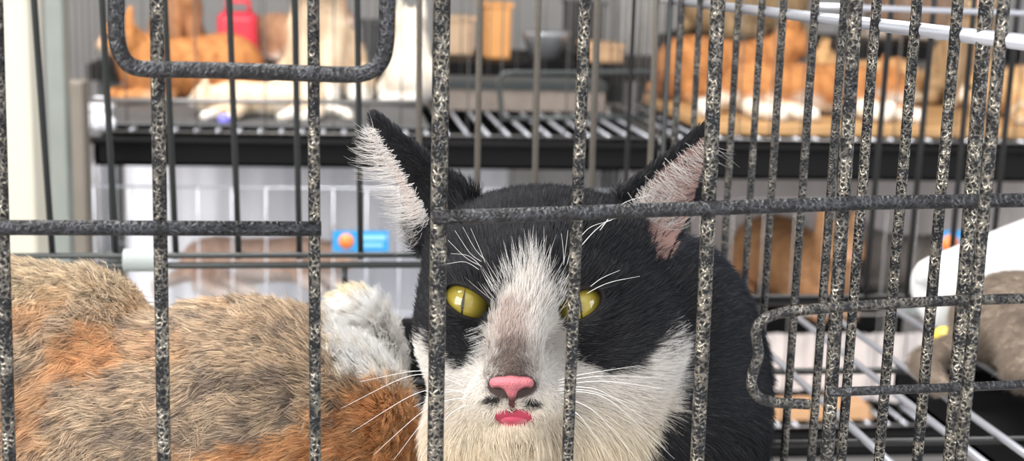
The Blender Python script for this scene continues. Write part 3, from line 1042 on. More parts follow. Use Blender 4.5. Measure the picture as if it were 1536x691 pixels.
def cal_color(p):
    px, py = project(p)
    n1 = vnoise(p, 60, 11); n2 = vnoise(p, 160, 12); n3 = vnoise(p, 420, 13)
    base = np.tile(np.array([0.57, 0.44, 0.31]), (len(p), 1))
    base = mixc(base, (0.31, 0.24, 0.185), sstep(n2 + 0.6 * n3, 0.1, 0.8))
    base = mixc(base, (0.60, 0.47, 0.34), sstep(-n2 + 0.5 * n3, 0.15, 0.8))
    wob = 0.28 * n2 + 0.22 * n3 + 0.2 * n1
    orange = np.zeros(len(p))
    for (cx, cy, rx, ry, a, s) in ((150, 530, 62, 46, -0.3, 0.85), (250, 520, 70, 26, 0.0, 0.4), (85, 455, 60, 26, -0.5, 0.6), (60, 610, 50, 60, 0.2, 0.6), (200, 455, 40, 30, 0, 0.4),
                                   (400, 690, 140, 40, -0.15, 1.0), (570, 655, 95, 80, 0.1, 1.0), (500, 700, 60, 40, 0, 0.9), (490, 462, 30, 16, 0, 0.5), (350, 455, 50, 14, 0, 0.25)):
        orange = np.maximum(orange, s * (1 - sstep(blob(px, py, cx, cy, rx, ry, a) + wob, 0.65, 1.15)))
    oc = mixc(np.tile(np.array([0.66, 0.385, 0.19]), (len(p), 1)), (0.46, 0.20, 0.065), sstep(n3 + n2, 0, 0.9))
    base = base * (1 - orange[:, None]) + oc * orange[:, None]
    top = sstep(-py + 14 * n2, -482, -428) * (px < 480)
    base = mixc(base, (0.62, 0.50, 0.35), 0.75 * top)
    wp = poly_sd(px, py, [(492, 470), (515, 440), (545, 400), (600, 400), (670, 470), (680, 600), (620, 592), (560, 580), (520, 578), (505, 530)]) + 10 * n2 + 6 * n3
    wsel = 1 - sstep(wp, -10, 9)
    base = mixc(base, (0.90, 0.86, 0.81), wsel)
    ct = (1 - sstep(blob(px, py, 548, 432, 44, 24), 0.7, 1.1))
    base = mixc(base, (0.74, 0.62, 0.42), 0.75 * ct)
    return base, orange, wsel


col, og, ws = cal_color(TV)
set_colors(tbody, col * 0.6)
n = 120000


def tri_weight(c, nn):
    px, py = project(c)
    return near_weight(c, nn) * np.where((px > -60) & (py < 740), 1.0, 0.12)


p, pick, T = sample_surface(TV, TQ, n, tri_weight)
nr = interp_normals(VN, T, pick, p, TV)
px, py = project(p)
col, og, ws = cal_color(p)
q1 = vnoise(p, 45, 21); q2 = vnoise(p, 45, 22); q3 = vnoise(p, 130, 23); q4 = vnoise(p, 130, 24)
ax = M @ np.array([1, 0, 0]); up = M @ np.array([0, 1, 0])
right = sstep(px, 380, 520)
left = 1 - sstep(px, 60, 240)
fx = -0.85 + 0.25 * left - 0.1 * right + 0.35 * q1 + 0.4 * q3
fy = -0.30 - 0.35 * left + 0.2 * right + 0.30 * q2 + 0.4 * q4
flow = fx[:, None] * ax + fy[:, None] * up
ln = (44 + 12 * vnoise(p, 90, 25)) * rng.uniform(0.6, 1.2, n) * S
ln = np.where(ws > 0.5, ln * 0.95, ln)
lift = np.clip(0.40 + 0.15 * rng.normal(size=n), 0.08, 1.0)
pts = groom(p, nr, flow, ln, lift, 0.22)
pts, cid = clump(pts, nr, 16, 0.65)
cvar = rng.uniform(0.52, 1.6, cid.max() + 1)[cid] * rng.uniform(0.75, 1.25, n)
tab = (1 - og) * (1 - ws)
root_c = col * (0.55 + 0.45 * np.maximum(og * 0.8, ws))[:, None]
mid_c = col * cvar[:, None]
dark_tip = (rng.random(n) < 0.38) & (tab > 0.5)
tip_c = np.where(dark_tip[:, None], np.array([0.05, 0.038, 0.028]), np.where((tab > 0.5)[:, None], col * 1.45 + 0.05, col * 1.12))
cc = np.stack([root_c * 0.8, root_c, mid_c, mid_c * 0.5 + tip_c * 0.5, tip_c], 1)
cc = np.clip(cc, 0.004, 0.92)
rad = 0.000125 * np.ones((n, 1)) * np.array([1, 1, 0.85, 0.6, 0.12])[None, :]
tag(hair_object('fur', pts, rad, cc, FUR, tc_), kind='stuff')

# ------------------------------------------------------------------ generic cats for the other cages


def cat_sdf(pose, h=0.005):
    """A whole cat facing +x, standing on z = 0, lengths in metres."""
    if pose == 'loaf':
        P = grid((-0.26, -0.13, -0.01), (0.30, 0.13, 0.29), h)
        f = ell(P, (-0.02, 0, 0.082), (0.165, 0.084, 0.082))
        f = smin(f, ell(P, (-0.11, 0, 0.085), (0.10, 0.098, 0.088)), 0.03)
        f = smin(f, ell(P, (0.11, 0, 0.085), (0.075, 0.07, 0.08)), 0.04)
        hc = np.array([0.185, 0, 0.165])
        f = smin(f, cap(P, (0.12, 0, 0.10), hc, 0.06, 0.042), 0.03)
        for s in (-1, 1):
            f = smin(f, cap(P, (0.08, s * 0.045, 0.022), (0.20, s * 0.035, 0.018), 0.022, 0.018), 0.012)
            f = smin(f, cap(P, (-0.12, s * 0.085, 0.03), (-0.03, s * 0.10, 0.02), 0.035, 0.02), 0.02)
        f = smin(f, cap(P, (-0.20, 0.03, 0.03), (-0.12, 0.11, 0.02), 0.02, 0.016), 0.015)
        f = smin(f, cap(P, (-0.12, 0.11, 0.02), (0.02, 0.115, 0.018), 0.016, 0.011), 0.01)
    elif pose == 'sprawl':
        P = grid((-0.34, -0.24, -0.01), (0.32, 0.14, 0.20), h)
        f = ell(P, (-0.02, 0, 0.062), (0.19, 0.08, 0.062))
        f = smin(f, ell(P, (-0.13, 0, 0.066), (0.09, 0.085, 0.066)), 0.03)
        f = smin(f, ell(P, (0.11, 0, 0.062), (0.08, 0.072, 0.062)), 0.03)
        hc = np.array([0.225, -0.005, 0.066])
        f = smin(f, cap(P, (0.13, 0, 0.06), hc, 0.05, 0.04), 0.03)
        for (a, b, c) in (((0.12, -0.05, 0.03), (0.18, -0.13, 0.022), (0.22, -0.20, 0.018)), ((0.09, -0.05, 0.06), (0.11, -0.14, 0.03), (0.13, -0.20, 0.018)),
                          ((-0.13, -0.06, 0.035), (-0.10, -0.14, 0.025), (-0.05, -0.20, 0.018)), ((-0.16, -0.05, 0.06), (-0.18, -0.14, 0.03), (-0.13, -0.20, 0.018))):
            f = smin(f, cap(P, a, b, 0.034, 0.022), 0.02); f = smin(f, cap(P, b, c, 0.022, 0.017), 0.012)
        f = smin(f, cap(P, (-0.20, 0.0, 0.035), (-0.29, -0.06, 0.02), 0.02, 0.015), 0.02)
        f = smin(f, cap(P, (-0.29, -0.06, 0.02), (-0.30, -0.16, 0.015), 0.015, 0.010), 0.01)
    else:
        P = grid((-0.20, -0.13, -0.01), (0.22, 0.13, 0.40), h)
        f = ell(P, (-0.06, 0, 0.085), (0.10, 0.092, 0.085))
        f = smin(f, cap(P, (-0.04, 0, 0.11), (0.045, 0, 0.21), 0.085, 0.055), 0.04)
        hc = np.array([0.085, 0, 0.285])
        f = smin(f, cap(P, (0.045, 0, 0.21), hc, 0.05, 0.042), 0.03)
        for s in (-1, 1):
            f = smin(f, cap(P, (0.055, s * 0.035, 0.18), (0.085, s * 0.034, 0.02), 0.034, 0.019), 0.02)
            f = smin(f, cap(P, (0.085, s * 0.034, 0.018), (0.115, s * 0.034, 0.014), 0.019, 0.015), 0.01)
            f = smin(f, cap(P, (-0.03, s * 0.08, 0.05), (0.05, s * 0.09, 0.02), 0.045, 0.02), 0.02)
        f = smin(f, cap(P, (-0.14, 0, 0.03), (-0.10, 0.10, 0.018), 0.022, 0.015), 0.02)
        f = smin(f, cap(P, (-0.10, 0.10, 0.018), (0.04, 0.112, 0.014), 0.015, 0.010), 0.01)
    # head
    f = smin(f, ell(P, hc, (0.047, 0.052, 0.045)), 0.012)
    f = smin(f, ell(P, hc + (0.036, 0, -0.014), (0.026, 0.030, 0.020)), 0.012)
    for s in (-1, 1):
        f = smin(f, ell(P, hc + (0.012, s * 0.028, -0.012), (0.028, 0.026, 0.026)), 0.012)
        a, b, c = hc + (0.014, s * 0.012, 0.040), hc + (-0.006, s * 0.050, 0.018), hc + (-0.008, s * 0.044, 0.082)
        f = smin(f, tri(P, a, b, c) - 0.0048, 0.008)
    V, Q = surface_nets(f, np.array([P[i].flat[0] for i in range(3)]), h)
    V[:, 2] = np.maximum(V[:, 2], 0.0)
    return V, Q, hc


CAT_MESH = {k: cat_sdf(k) for k in ('loaf', 'sprawl', 'sit')}
_v, _q, _h = CAT_MESH['sprawl']
CAT_MESH['sprawl_other_side'] = (_v * [1, -1, 1], _q[:, ::-1], _h * [1, -1, 1])


def pattern(V, hc, c1, c2, c3, white, seed):
    """c1 coat, c2 stripes or dark patches, c3 belly and face colour; white is how far the pale area climbs."""
    n1 = vnoise(V, 14, seed); n2 = vnoise(V, 38, seed + 1)
    c = np.tile(np.array(c1), (len(V), 1))
    stripe = np.sin(V[:, 0] * 150 + 3 * n1) * 0.5 + 0.5
    c = mixc(c, c2, sstep(stripe + 0.5 * n2, 0.55, 1.1) * 0.7)
    pale = sstep(-(V[:, 2]) + 0.03 * n1 + 0.015 * n2, -white - 0.02, -white + 0.02)
    d = V - hc
    muz = 1 - sstep(np.sqrt(((d[:, 0] - 0.05) / 0.035) ** 2 + (d[:, 1] / 0.026) ** 2 + ((d[:, 2] + 0.018) / 0.028) ** 2), 0.8, 1.2)
    c = mixc(c, c3, np.maximum(pale, muz))
    for s in (-1, 1):
        e = np.sqrt(((d[:, 0] - 0.042) / 0.014) ** 2 + ((d[:, 1] - s * 0.022) / 0.010) ** 2 + ((d[:, 2] - 0.006) / 0.008) ** 2)
        c = mixc(c, (0.05, 0.045, 0.015), 1 - sstep(e, 0.7, 1.1))
    e = np.sqrt(((d[:, 0] - 0.062) / 0.008) ** 2 + (d[:, 1] / 0.007) ** 2 + ((d[:, 2] + 0.006) / 0.005) ** 2)
    c = mixc(c, (0.55, 0.22, 0.2), 1 - sstep(e, 0.8, 1.2))
    return c


def make_cat(loc, rz, pose, scale, c1, c2, c3, white, label, group=None, seed=1, hairs_n=7000):
    V, Q, hc = CAT_MESH[pose]
    col = pattern(V, hc, c1, c2, c3, white, seed)
    root = empty('cat', loc, label, 'cat', group)
    ca, sa = math.cos(rz), math.sin(rz)
    R = np.array([[ca, -sa, 0], [sa, ca, 0], [0, 0, 1.0]]) * scale
    Wv = V @ R.T + np.array(loc)
    b = mesh_obj('body', Wv, Q, COAT, root)
    set_colors(b, col)
    nn = vert_normals(Wv, Q)
    p, pick, T = sample_surface(Wv, Q, hairs_n, near_weight)
    nr = interp_normals(nn, T, pick, p, Wv)
    cc = col[T[pick, 0]] * rng.uniform(0.75, 1.25, hairs_n)[:, None]
    flow = np.tile((R @ np.array([-1.0, 0, -0.5])) / scale, (hairs_n, 1))
    ln = rng.uniform(0.010, 0.018, hairs_n) * scale
    pts = groom(p, nr, flow, ln, np.full(hairs_n, 0.45), 0.3, k=4)
    rad = 0.00028 * scale * np.ones((hairs_n, 1)) * np.array([1, 0.9, 0.6, 0.15])[None]
    tag(hair_object('fur', pts, rad, np.clip(np.repeat(cc[:, None, :], 4, 1), 0, 0.93), FUR, root), kind='stuff')
    return root


# ------------------------------------------------------------------ the neighbouring cage on the right, with its cat
nb = empty('wire_cage', (0.5, 0.7, 0), 'wire cage at the right with pale zinc floor rods, holding a grey brown cat', 'cage')
NX0, NX1, NY0, NY1, NZ = 0.206, 0.80, 0.42, 0.955, 0.865
g_ = MB()
for X in (0.271, 0.319, 0.346, 0.398, 0.424, 0.45, 0.476, 0.502, 0.528, 0.554):
    g_.tube([(X, NY0, NZ), (X, 0.915, NZ)], 0.0021, 10)
fg2 = g_.build('floor_rods', SILVER, nb)
g_ = MB()
g_.tube([(NX0, NY0, NZ - 0.004), (NX0, NY1, NZ - 0.004), (NX1, NY1, NZ - 0.004), (NX1, NY0, NZ - 0.004), (NX0, NY0, NZ - 0.004)], 0.003, 10)
for y in (0.56, 0.653, 0.78): g_.tube([(NX0, y, NZ - 0.004), (NX1, y, NZ - 0.004)], 0.0022, 8)
g_.build('floor_frame', WIRE_BLACK, nb)
g_ = MB()
g_.tube([(NX0, NY1, NZ), (NX0, NY1, 1.33), (NX1, NY1, 1.33), (NX1, NY1, NZ), (NX0, NY1, NZ)], 0.0018, 10)
bk = g_.build('back_grille', WIRE_BLACK, nb)
for (x0, x1) in ((1338, 1298), (1402, 1360), (1462, 1422), (1528, 1482), (1592, 1544), (1656, 1606)):
    a, b = line_to(at(x0, 0, NY1), at(x1, 440, NY1), NZ, 1.33)
    m_ = MB(); m_.tube([a, (a + b) / 2, b], 0.0021, 10); m_.build('bar', WIRE_BLACK, bk)
a, b = at(1300, 12, NY1 - 0.004), at(1536, 20, NY1 - 0.004)
m_ = MB(); m_.tube([a + (b - a) * -0.3, a, b, b + (b - a) * 0.8], 0.0021, 12); m_.build('rail', SILVER, bk)
ty = MB(); ty.box((0.352, 0.44, 0.842), (0.80, 0.80, 0.846))
for (lo, hi) in (((0.352, 0.44, 0.842), (0.356, 0.80, 0.860)), ((0.352, 0.796, 0.842), (0.80, 0.80, 0.860)), ((0.352, 0.44, 0.842), (0.80, 0.444, 0.860))): ty.box(lo, hi)
ty.build('tray', TRAY, nb, smooth=False)
for (x, y) in ((NX0, NY0), (NX1, NY0), (NX0, NY1), (NX1, NY1)):
    m_ = MB(); m_.tube([(x, y, 0), (x, y, NZ - 0.003)], 0.004, 8); m_.build('leg', WIRE_BLACK, nb)
make_cat((at(1440, 540, 0.75)[0] + 0.098, 0.765, NZ + 0.003), -0.05, 'sprawl', 0.42, (0.33, 0.265, 0.21), (0.24, 0.19, 0.15), (0.34, 0.27, 0.215), 0.0,
         'grey brown cat lying at the right edge in front of the white tub', seed=5, hairs_n=30000)
# white tub on its side: a hollow truncated cone closed at the small end
tub = empty('tub', (at(1393, 470, 0.855)[0] + 0.04, 0.86, NZ + 0.002), 'white plastic tub lying on its side behind the grey brown cat', 'tub')
c0 = at(1388, 462, 0.855); c1 = at(1660, 428, 0.875)
r0 = c0[2] - NZ - 0.0022 - 0.0; r0 = 0.0235; r1 = 0.046
c0[2] = NZ + 0.0025 + r0; c1[2] = NZ + 0.0025 + r1
ax_ = unit(c1 - c0); u_ = unit(np.cross(ax_, [0, 0, 1])); v_ = np.cross(u_, ax_)
V_, F_ = [], []; n = 44; ln_ = np.linalg.norm(c1 - c0)
prof = [(0.004, 0.0005), (0.0, r0 * 0.55), (0.0, r0 * 0.86), (0.003, r0 * 0.97), (0.008, r0 * 1.03), (ln_ * 0.5, (r0 + r1) / 2), (ln_, r1), (ln_, r1 - 0.0015), (ln_ * 0.5, (r0 + r1) / 2 - 0.0015), (0.010, r0 - 0.0012), (0.006, r0 * 0.8), (0.006, 0.0005)]
for (t, r) in prof:
    for k in range(n):
        a = 2 * math.pi * k / n
        V_.append(c0 + ax_ * t + r * (math.cos(a) * u_ + math.sin(a) * v_))
for i in range(len(prof) - 1):
    for k in range(n):
        F_.append((i * n + k, i * n + (k + 1) % n, (i + 1) * n + (k + 1) % n, (i + 1) * n + k))
mesh_obj('shell', V_, F_, WHITEPLASTIC, tub)
rm = MB(); rm.tube([c1 + r1 * (math.cos(2 * math.pi * k / 48) * u_ + math.sin(2 * math.pi * k / 48) * v_) for k in range(49)], 0.002, 10); rm.build('rim', WHITEPLASTIC, tub)
rm = MB(); q = c0 + v_ * r0 * 0.55 - ax_ * 0.002; lathe(rm, [(0.0004, -0.006), (0.004, -0.005), (0.0055, 0), (0.004, 0.005), (0.0004, 0.006)], q, 18); rm.build('knob', WHITEPLASTIC, tub)
tg = MB(); q = at_z(1418, 505, NZ + 0.0095)
lathe(tg, [(0.0005, -0.007)] + [(0.0085 * math.cos(a), 0.007 * math.sin(a)) for a in np.linspace(-1.2, 1.2, 9)] + [(0.0005, 0.007)], (q[0], q[1] - 0.0, q[2]), 20)
tag(tg.build('toy', YELLOWPLASTIC), 'small yellow toy on the rods below the white tub', 'toy')

# ------------------------------------------------------------------ the far row: cages two high
FY, FB = 1.75, 2.2


def wire_panel(mb, p, ex, n, ez, r):
    """Vertical wires along p + ex, height ez, with two rails."""
    p, ex, ez = (np.asarray(q, float) for q in (p, ex, ez))
    for i in range(n + 1): mb.tube([p + ex * i / n, p + ex * i / n + ez], r, 6)
    for t in (0.0, 0.5, 1.0): mb.tube([p + ez * t, p + ez * t + ex], r * 1.3, 6)


def far_cage(x0, x1, z0, z1, label, wire, tray_h, rods, leg_z, y0=FY, y1=FB, inset=0.0):
    t = empty('wire_cage', ((x0 + x1) / 2, (y0 + y1) / 2, z0), label, 'cage', 'cages in the far row')
    m_ = MB(); wire_panel(m_, (x0, y0, z0), (x1 - x0, 0, 0), int((x1 - x0) / 0.042), (0, 0, z1 - z0), 0.0011); m_.build('front_grille', wire, t)
    m_ = MB(); wire_panel(m_, (x0, y1, z0), (x1 - x0, 0, 0), int((x1 - x0) / 0.045), (0, 0, z1 - z0), 0.0011); m_.build('back_grille', wire, t)
    for x in (x0, x1):
        m_ = MB(); wire_panel(m_, (x, y0, z0), (0, y1 - y0, 0), 9, (0, 0, z1 - z0), 0.0011); m_.build('side_grille', wire, t)
    m_ = MB()
    for x in np.arange(x0 + 0.01, x1, 0.0265): m_.tube([(x, y0, z0), (x, y1, z0)], 0.0026, 8)
    m_.build('floor_rods', rods, t)
    tx = x0 + inset
    m_ = MB(); zt = z0 - 0.012
    m_.box((tx + 0.01, y0 - 0.01, zt - tray_h), (x1 - 0.01, y1, zt - tray_h + 0.004))
    m_.box((tx + 0.01, y0 - 0.01, zt - tray_h), (x1 - 0.01, y0 - 0.004, zt)); m_.box((tx + 0.01, y1 - 0.006, zt - tray_h), (x1 - 0.01, y1, zt))
    m_.box((tx + 0.01, y0 - 0.01, zt - tray_h), (tx + 0.016, y1, zt)); m_.box((x1 - 0.016, y0 - 0.01, zt - tray_h), (x1 - 0.01, y1, zt))
    m_.tube([(tx, y0 - 0.012, zt + 0.002), (x1, y0 - 0.012, zt + 0.002)], 0.005, 8)
    m_.build('tray', TRAY, t, smooth=False)
    for x in (x0, x1):
        for y in (y0, y1):
            m_ = MB(); m_.tube([(x, y, leg_z), (x, y, z0)], 0.003, 8); m_.build('leg', wire, t)
    return t


xa, xb = at(85, 205, FY)[0], at(992, 205, FY)[0]
zU = at(600, 202, FY)[2]
xc, xd = at(1012, 205, FY)[0], at(2000, 205, FY)[0]
c1_ = far_cage(xa, xb, zU, zU + 0.42, 'far upper wire cage with a black tray and zinc rods, across the aisle', WIRE_GREY, 0.030, SILVER, zU - 0.066, inset=0.036)
c2_ = far_cage(xc, xd, zU, zU + 0.42, 'far upper wire cage across the aisle with ginger cats lying in it', WIRE_GREY, 0.040, SILVER, zU - 0.076)
zL = at(600, 648, FY)[2]
c3_ = far_cage(xa, xb, zL, zU - 0.07, 'far lower wire cage hung with white sheets, behind the calico', SILVER, 0.03, SILVER, 0.0)
c4_ = far_cage(xc, xd, zL, zU - 0.08, 'far lower wire cage with a ginger cat behind the black and white cat', WIRE_GREY, 0.03, SILVER, 0.0)
pa, pb = at(672, 168, 2.03), at(908, 128, 2.03)
t = empty('box', ((pa[0] + pb[0]) / 2, 2.06, zU + 0.003), 'low brown grey box at the back of the bare zinc rods', 'box')
m_ = MB(); m_.box((pa[0], 2.03, zU + 0.0035), (pb[0], 2.13, pb[2] - 0.009)); o = m_.build('box_body', simple('brown_grey_card', (0.17, 0.14, 0.12), 0.8, noise=0.5, scale=25), t, smooth=False)
m_ = MB(); m_.box((pa[0] - 0.003, 2.027, pb[2] - 0.008), (pb[0] + 0.003, 2.133, pb[2] + 0.003)); m_.build('lid', WIRE_DARK, t, smooth=False)
# door loop of the far upper cage
m_ = MB()
u = [(752, 176), (751, 150), (748, 128), (752, 114), (764, 109), (800, 109), (870, 109), (985, 107)]
m_.tube(spline([at(x, y, FY - 0.02) for x, y in u], 5), 0.0034, 10); m_.build('door_loop', WIRE_DARK, c1_)
m_ = MB(); m_.tube([at(752, 178, FY - 0.02), at(985, 175, FY - 0.02)], 0.0034, 10); m_.build('door_rail', WIRE_DARK, c1_)
for (px, y) in ((-10, 149), (0, 155)):
    pass
m_ = MB(); m_.tube([at(92, 150, FY - 0.01), at(640, 154, FY - 0.01)], 0.0034, 10); m_.build('middle_rail', WIRE_GREY, c1_)

# sheets hung in the lower cages, with soft folds
def sheet(name, x0, x1, z0, z1, Y, mat, label, cat='cloth', amp=0.006, seed=0):
    mb = MB(); nx, nz = 60, 12; V_, F_ = [], []
    for side_ in (0, 1):
        for j in range(nz + 1):
            for i in range(nx + 1):
                t = i / nx
                x = x0 + (x1 - x0) * t
                z = z0 + (z1 - z0) * j / nz + (0.01 * math.sin(t * 9 + seed) if j == 0 else 0)
                y = Y + amp * math.sin(t * 46 + seed + 0.4 * math.sin(j)) + amp * 0.6 * math.sin(t * 103 + seed) + side_ * 0.002
                V_.append((x, y, z))
    o_ = (nx + 1) * (nz + 1)
    for j in range(nz):
        for i in range(nx):
            a = j * (nx + 1) + i
            F_.append((a, a + 1, a + nx + 2, a + nx + 1)); F_.append((o_ + a + nx + 1, o_ + a + nx + 2, o_ + a + 1, o_ + a))
    o = mesh_obj(name, V_, F_, mat)
    return tag(o, label, cat)


zs1 = at(600, 300, FB - 0.03)[2] + 0.05
sheet('hanging_sheet', xa + 0.02, xb - 0.15, zL + 0.02, zU - 0.085, FB - 0.04, WHITECLOTH, 'white sheet hung inside the far lower cage behind the calico')
sheet('hanging_sheet', xc + 0.03, xd - 0.02, zL + 0.02, zU - 0.10, FB - 0.04, GREYCLOTH, 'pinkish grey sheet hung in the far lower cage at right', seed=2)
# printed stickers on the far lower cages
def sticker(px0, px1, py0, py1, Y, label):
    a, b = at(px0, py1, Y), at(px1, py0, Y)
    t = empty('sticker', (a + b) / 2, label, 'sticker', None)
    m_ = MB(); m_.box((a[0], Y - 0.001, a[2]), (b[0], Y, b[2])); m_.build('card', BLUEPRINT, t, smooth=False)
    w, hh = b[0] - a[0], b[2] - a[2]
    m_ = MB()
    m_.tube([(a[0] + w * 0.24, Y - 0.0022, a[2] + hh * 0.5), (a[0] + w * 0.24, Y - 0.001, a[2] + hh * 0.5)], hh * 0.36, 20); m_.build('orange_dot', ORANGEPRINT, t)
    for (z0, z1, x1) in ((0.56, 0.80, 0.95), (0.24, 0.40, 0.9)):
        m_ = MB(); m_.box((a[0] + w * 0.5, Y - 0.002, a[2] + hh * z0), (a[0] + w * x1, Y - 0.001, a[2] + hh * z1)); m_.build('pale_stripe', PALEPRINT, t, smooth=False)
    return t


sticker(499, 583, 346, 377, FY - 0.004, 'blue sticker with an orange dot on the far cage behind the calico')
sticker(1408, 1472, 346, 384, FY - 0.004, 'blue sticker with an orange dot on the far cage above the white tub')

# cats of the far row
GINGER = ((0.50, 0.22, 0.075), (0.34, 0.13, 0.04), (0.72, 0.52, 0.34))
TAN = ((0.58, 0.36, 0.17), (0.45, 0.26, 0.11), (0.86, 0.76, 0.62))
CREAMC = ((0.78, 0.62, 0.45), (0.70, 0.52, 0.36), (0.88, 0.82, 0.74))
BROWN = ((0.42, 0.28, 0.15), (0.30, 0.19, 0.10), (0.55, 0.40, 0.25))
GREYC = ((0.25, 0.22, 0.20), (0.16, 0.14, 0.13), (0.42, 0.38, 0.35))
WHITEC = ((0.86, 0.82, 0.76), (0.82, 0.76, 0.68), (0.9, 0.88, 0.85))


def on_floor(px, Y, z=None):
    z = zU + 0.004 if z is None else z
    r = ray(px, 200); X = (r * (Y / r[1]))[0]
    return (X, Y, z)


xm0, xm1 = at(140, 190, 1.78)[0], at(645, 190, 1.78)[0]
m_ = MB(); m_.box((xm0, 1.775, zU + 0.003), (xm1, 2.17, zU + 0.008)); mt_ = m_.build('mat', simple('dark_grey_mat', (0.07, 0.07, 0.072), 0.7, noise=0.4, scale=60), smooth=False)
tag(mt_, 'dark grey mat under the ginger and cream cats in the far upper cage', 'mat'); bv = mt_.modifiers.new('edge', 'BEVEL'); bv.width = 0.002
xm0, xm1 = at(1060, 200, 1.77)[0], at(1700, 200, 1.77)[0]
m_ = MB(); m_.box((xm0, 1.763, zU + 0.003), (xm1, 2.17, zU + 0.019)); mt_ = m_.build('resting_board', WOOD, smooth=False)
tag(mt_, 'low brown board under the lying ginger and tan cats in the far upper cage', 'board'); bv = mt_.modifiers.new('edge', 'BEVEL'); bv.width = 0.003
zm, zw = zU + 0.009, zU + 0.020
make_cat(on_floor(284, 2.06, zm), -math.pi * 0.82, 'loaf', 0.55, *GINGER, 0.012, 'ginger cat lying in the far upper cage beside the cream post', seed=31)
make_cat(on_floor(400, 1.87, zm), math.pi * 1.02, 'sprawl_other_side', 0.36, *CREAMC[:2], (0.88, 0.83, 0.76), 0.035, 'small white and cream cat lying between the ginger and cream cats', seed=32)
make_cat(on_floor(482, 2.07, zm), -math.pi * 0.55, 'sit', 0.62, *CREAMC, 0.05, 'cream cat sitting in the far upper cage, under the door loop', seed=33)
make_cat(on_floor(616, 2.08, zm), math.pi * 0.5, 'sit', 0.42, (0.74, 0.68, 0.60), (0.66, 0.56, 0.46), (0.85, 0.82, 0.78), 0.05, 'whitish cat sitting behind and right of the cream cat', seed=34)
make_cat(on_floor(1205, 1.905, zw), 0.0, 'sprawl', 0.56, *GINGER[:2], (0.86, 0.79, 0.70), 0.045, 'ginger and white cat lying along the front of the far upper cage', seed=41)
make_cat(on_floor(1085, 2.08, zw), 0.1, 'loaf', 0.56, *GINGER, 0.0, 'ginger cat lying at the back of the far upper cage', seed=42)
make_cat(on_floor(1296, 2.08, zw), math.pi * 0.96, 'loaf', 0.40, *TAN, 0.05, 'pale tan cat lying behind the ginger and white cat', seed=43)
make_cat(on_floor(1440, 2.07, zw), -math.pi * 0.6, 'sit', 0.58, *BROWN, 0.0, 'brown cat sitting upright among the lying tan cats', seed=44)
make_cat(on_floor(1592, 1.905, zw), math.pi, 'sprawl_other_side', 0.58, *TAN, 0.02, 'tan cat lying in front of the brown sitting cat', seed=45)
# lower cages
zq = at(1200, 480, 1.95)[2]
bx = MB()


def shelf(name, px0, px1, py, Y0, Y1, th, mat, label, cat):
    a, b = at(px0, py, Y0), at(px1, py, Y0)
    t = empty(name, ((a[0] + b[0]) / 2, (Y0 + Y1) / 2, a[2]), label, cat)
    m_ = MB(); m_.box((a[0], Y0, a[2] - th), (b[0], Y1, a[2])); m_.build('board', mat, t, smooth=False)
    for x in (a[0] + 0.012, b[0] - 0.012):
        for y in (Y0 + 0.012, Y1 - 0.012):
            m_ = MB(); m_.tube([(x, y, zL + 0.004 if a[2] > 0.5 and Y0 < 2.15 else 0), (x, y, a[2] - th)], 0.006, 8); m_.build('leg', TRAY, t)
    return a[2]


z1_ = shelf('resting_board', 1105, 1325, 470, 1.87, 2.08, 0.03, TRAY, 'black raised board under the ginger cat in the far lower cage', 'board')
make_cat(on_floor(1205, 1.95, z1_ + 0.002), math.pi * -0.45, 'loaf', 0.66, (0.50, 0.27, 0.13), (0.30, 0.15, 0.07), (0.62, 0.36, 0.2), 0.01, 'ginger cat on a raised board in the far lower cage', seed=51)
z2_ = shelf('resting_board', 1345, 1500, 452, 1.90, 2.08, 0.02, GREYPLASTIC, 'grey raised board under the grey cat in the far lower cage', 'board')
make_cat(on_floor(1385, 1.98, z2_ + 0.002), math.pi * 0.9, 'loaf', 0.5, *GREYC, 0.0, 'dark grey cat on a raised board left of the white tub', seed=52)
pa, pb = at(1085, 500, 1.83), at(1475, 500, 1.83)
sheet('hanging_sheet', pa[0], pb[0], zL + 0.018, z2_ - 0.03, 1.83, GREYCLOTH, 'pinkish grey sheet hung under the resting boards in the far lower cage', amp=0.004, seed=5)
m_ = MB(); ta, tb_ = at(1120, 625, 1.79), at(1300, 625, 1.79)
for k in range(3): m_.box((ta[0] + 0.003 * k, 1.765, zL + 0.004 + 0.007 * k), (tb_[0] - 0.004 * k, 1.81, zL + 0.0105 + 0.007 * k))
tw = m_.build('towel', simple('orange_towel', (0.62, 0.36, 0.19), 0.9), smooth=False); tag(tw, 'folded orange tan towel low on the floor of the far lower cage', 'towel')
make_cat(on_floor(390, 1.95, zL + 0.16), 0.2, 'sprawl', 0.5, (0.7, 0.5, 0.4), (0.6, 0.36, 0.25), (0.8, 0.7, 0.65), 0.05, 'pale pinkish cat behind the calico in the far lower cage', seed=54)

# ------------------------------------------------------------------ post, towel and things at the left
a, b = at(-60, 200, 1.12), at(50, 200, 1.12)
m_ = MB(); m_.box((a[0], 1.12, 0), (b[0], 1.17, 2.75))
pe = m_.build('post', CREAM, smooth=False); tag(pe, 'cream painted post at the left edge of the picture', 'post')
bv = pe.modifiers.new('edge', 'BEVEL'); bv.width = 0.004; bv.segments = 2
a, b = at(72, 200, 1.5), at(100, 200, 1.5)
m_ = MB(); m_.box((a[0], 1.5, 0), (b[0], 1.53, 2.75))
pe = m_.build('post', TEAL, smooth=False); tag(pe, 'grey green post just right of the cream post', 'post')
bv = pe.modifiers.new('edge', 'BEVEL'); bv.width = 0.003; bv.segments = 2

# ------------------------------------------------------------------ the third row and the clutter beyond
RY, RB = 3.0, 3.5


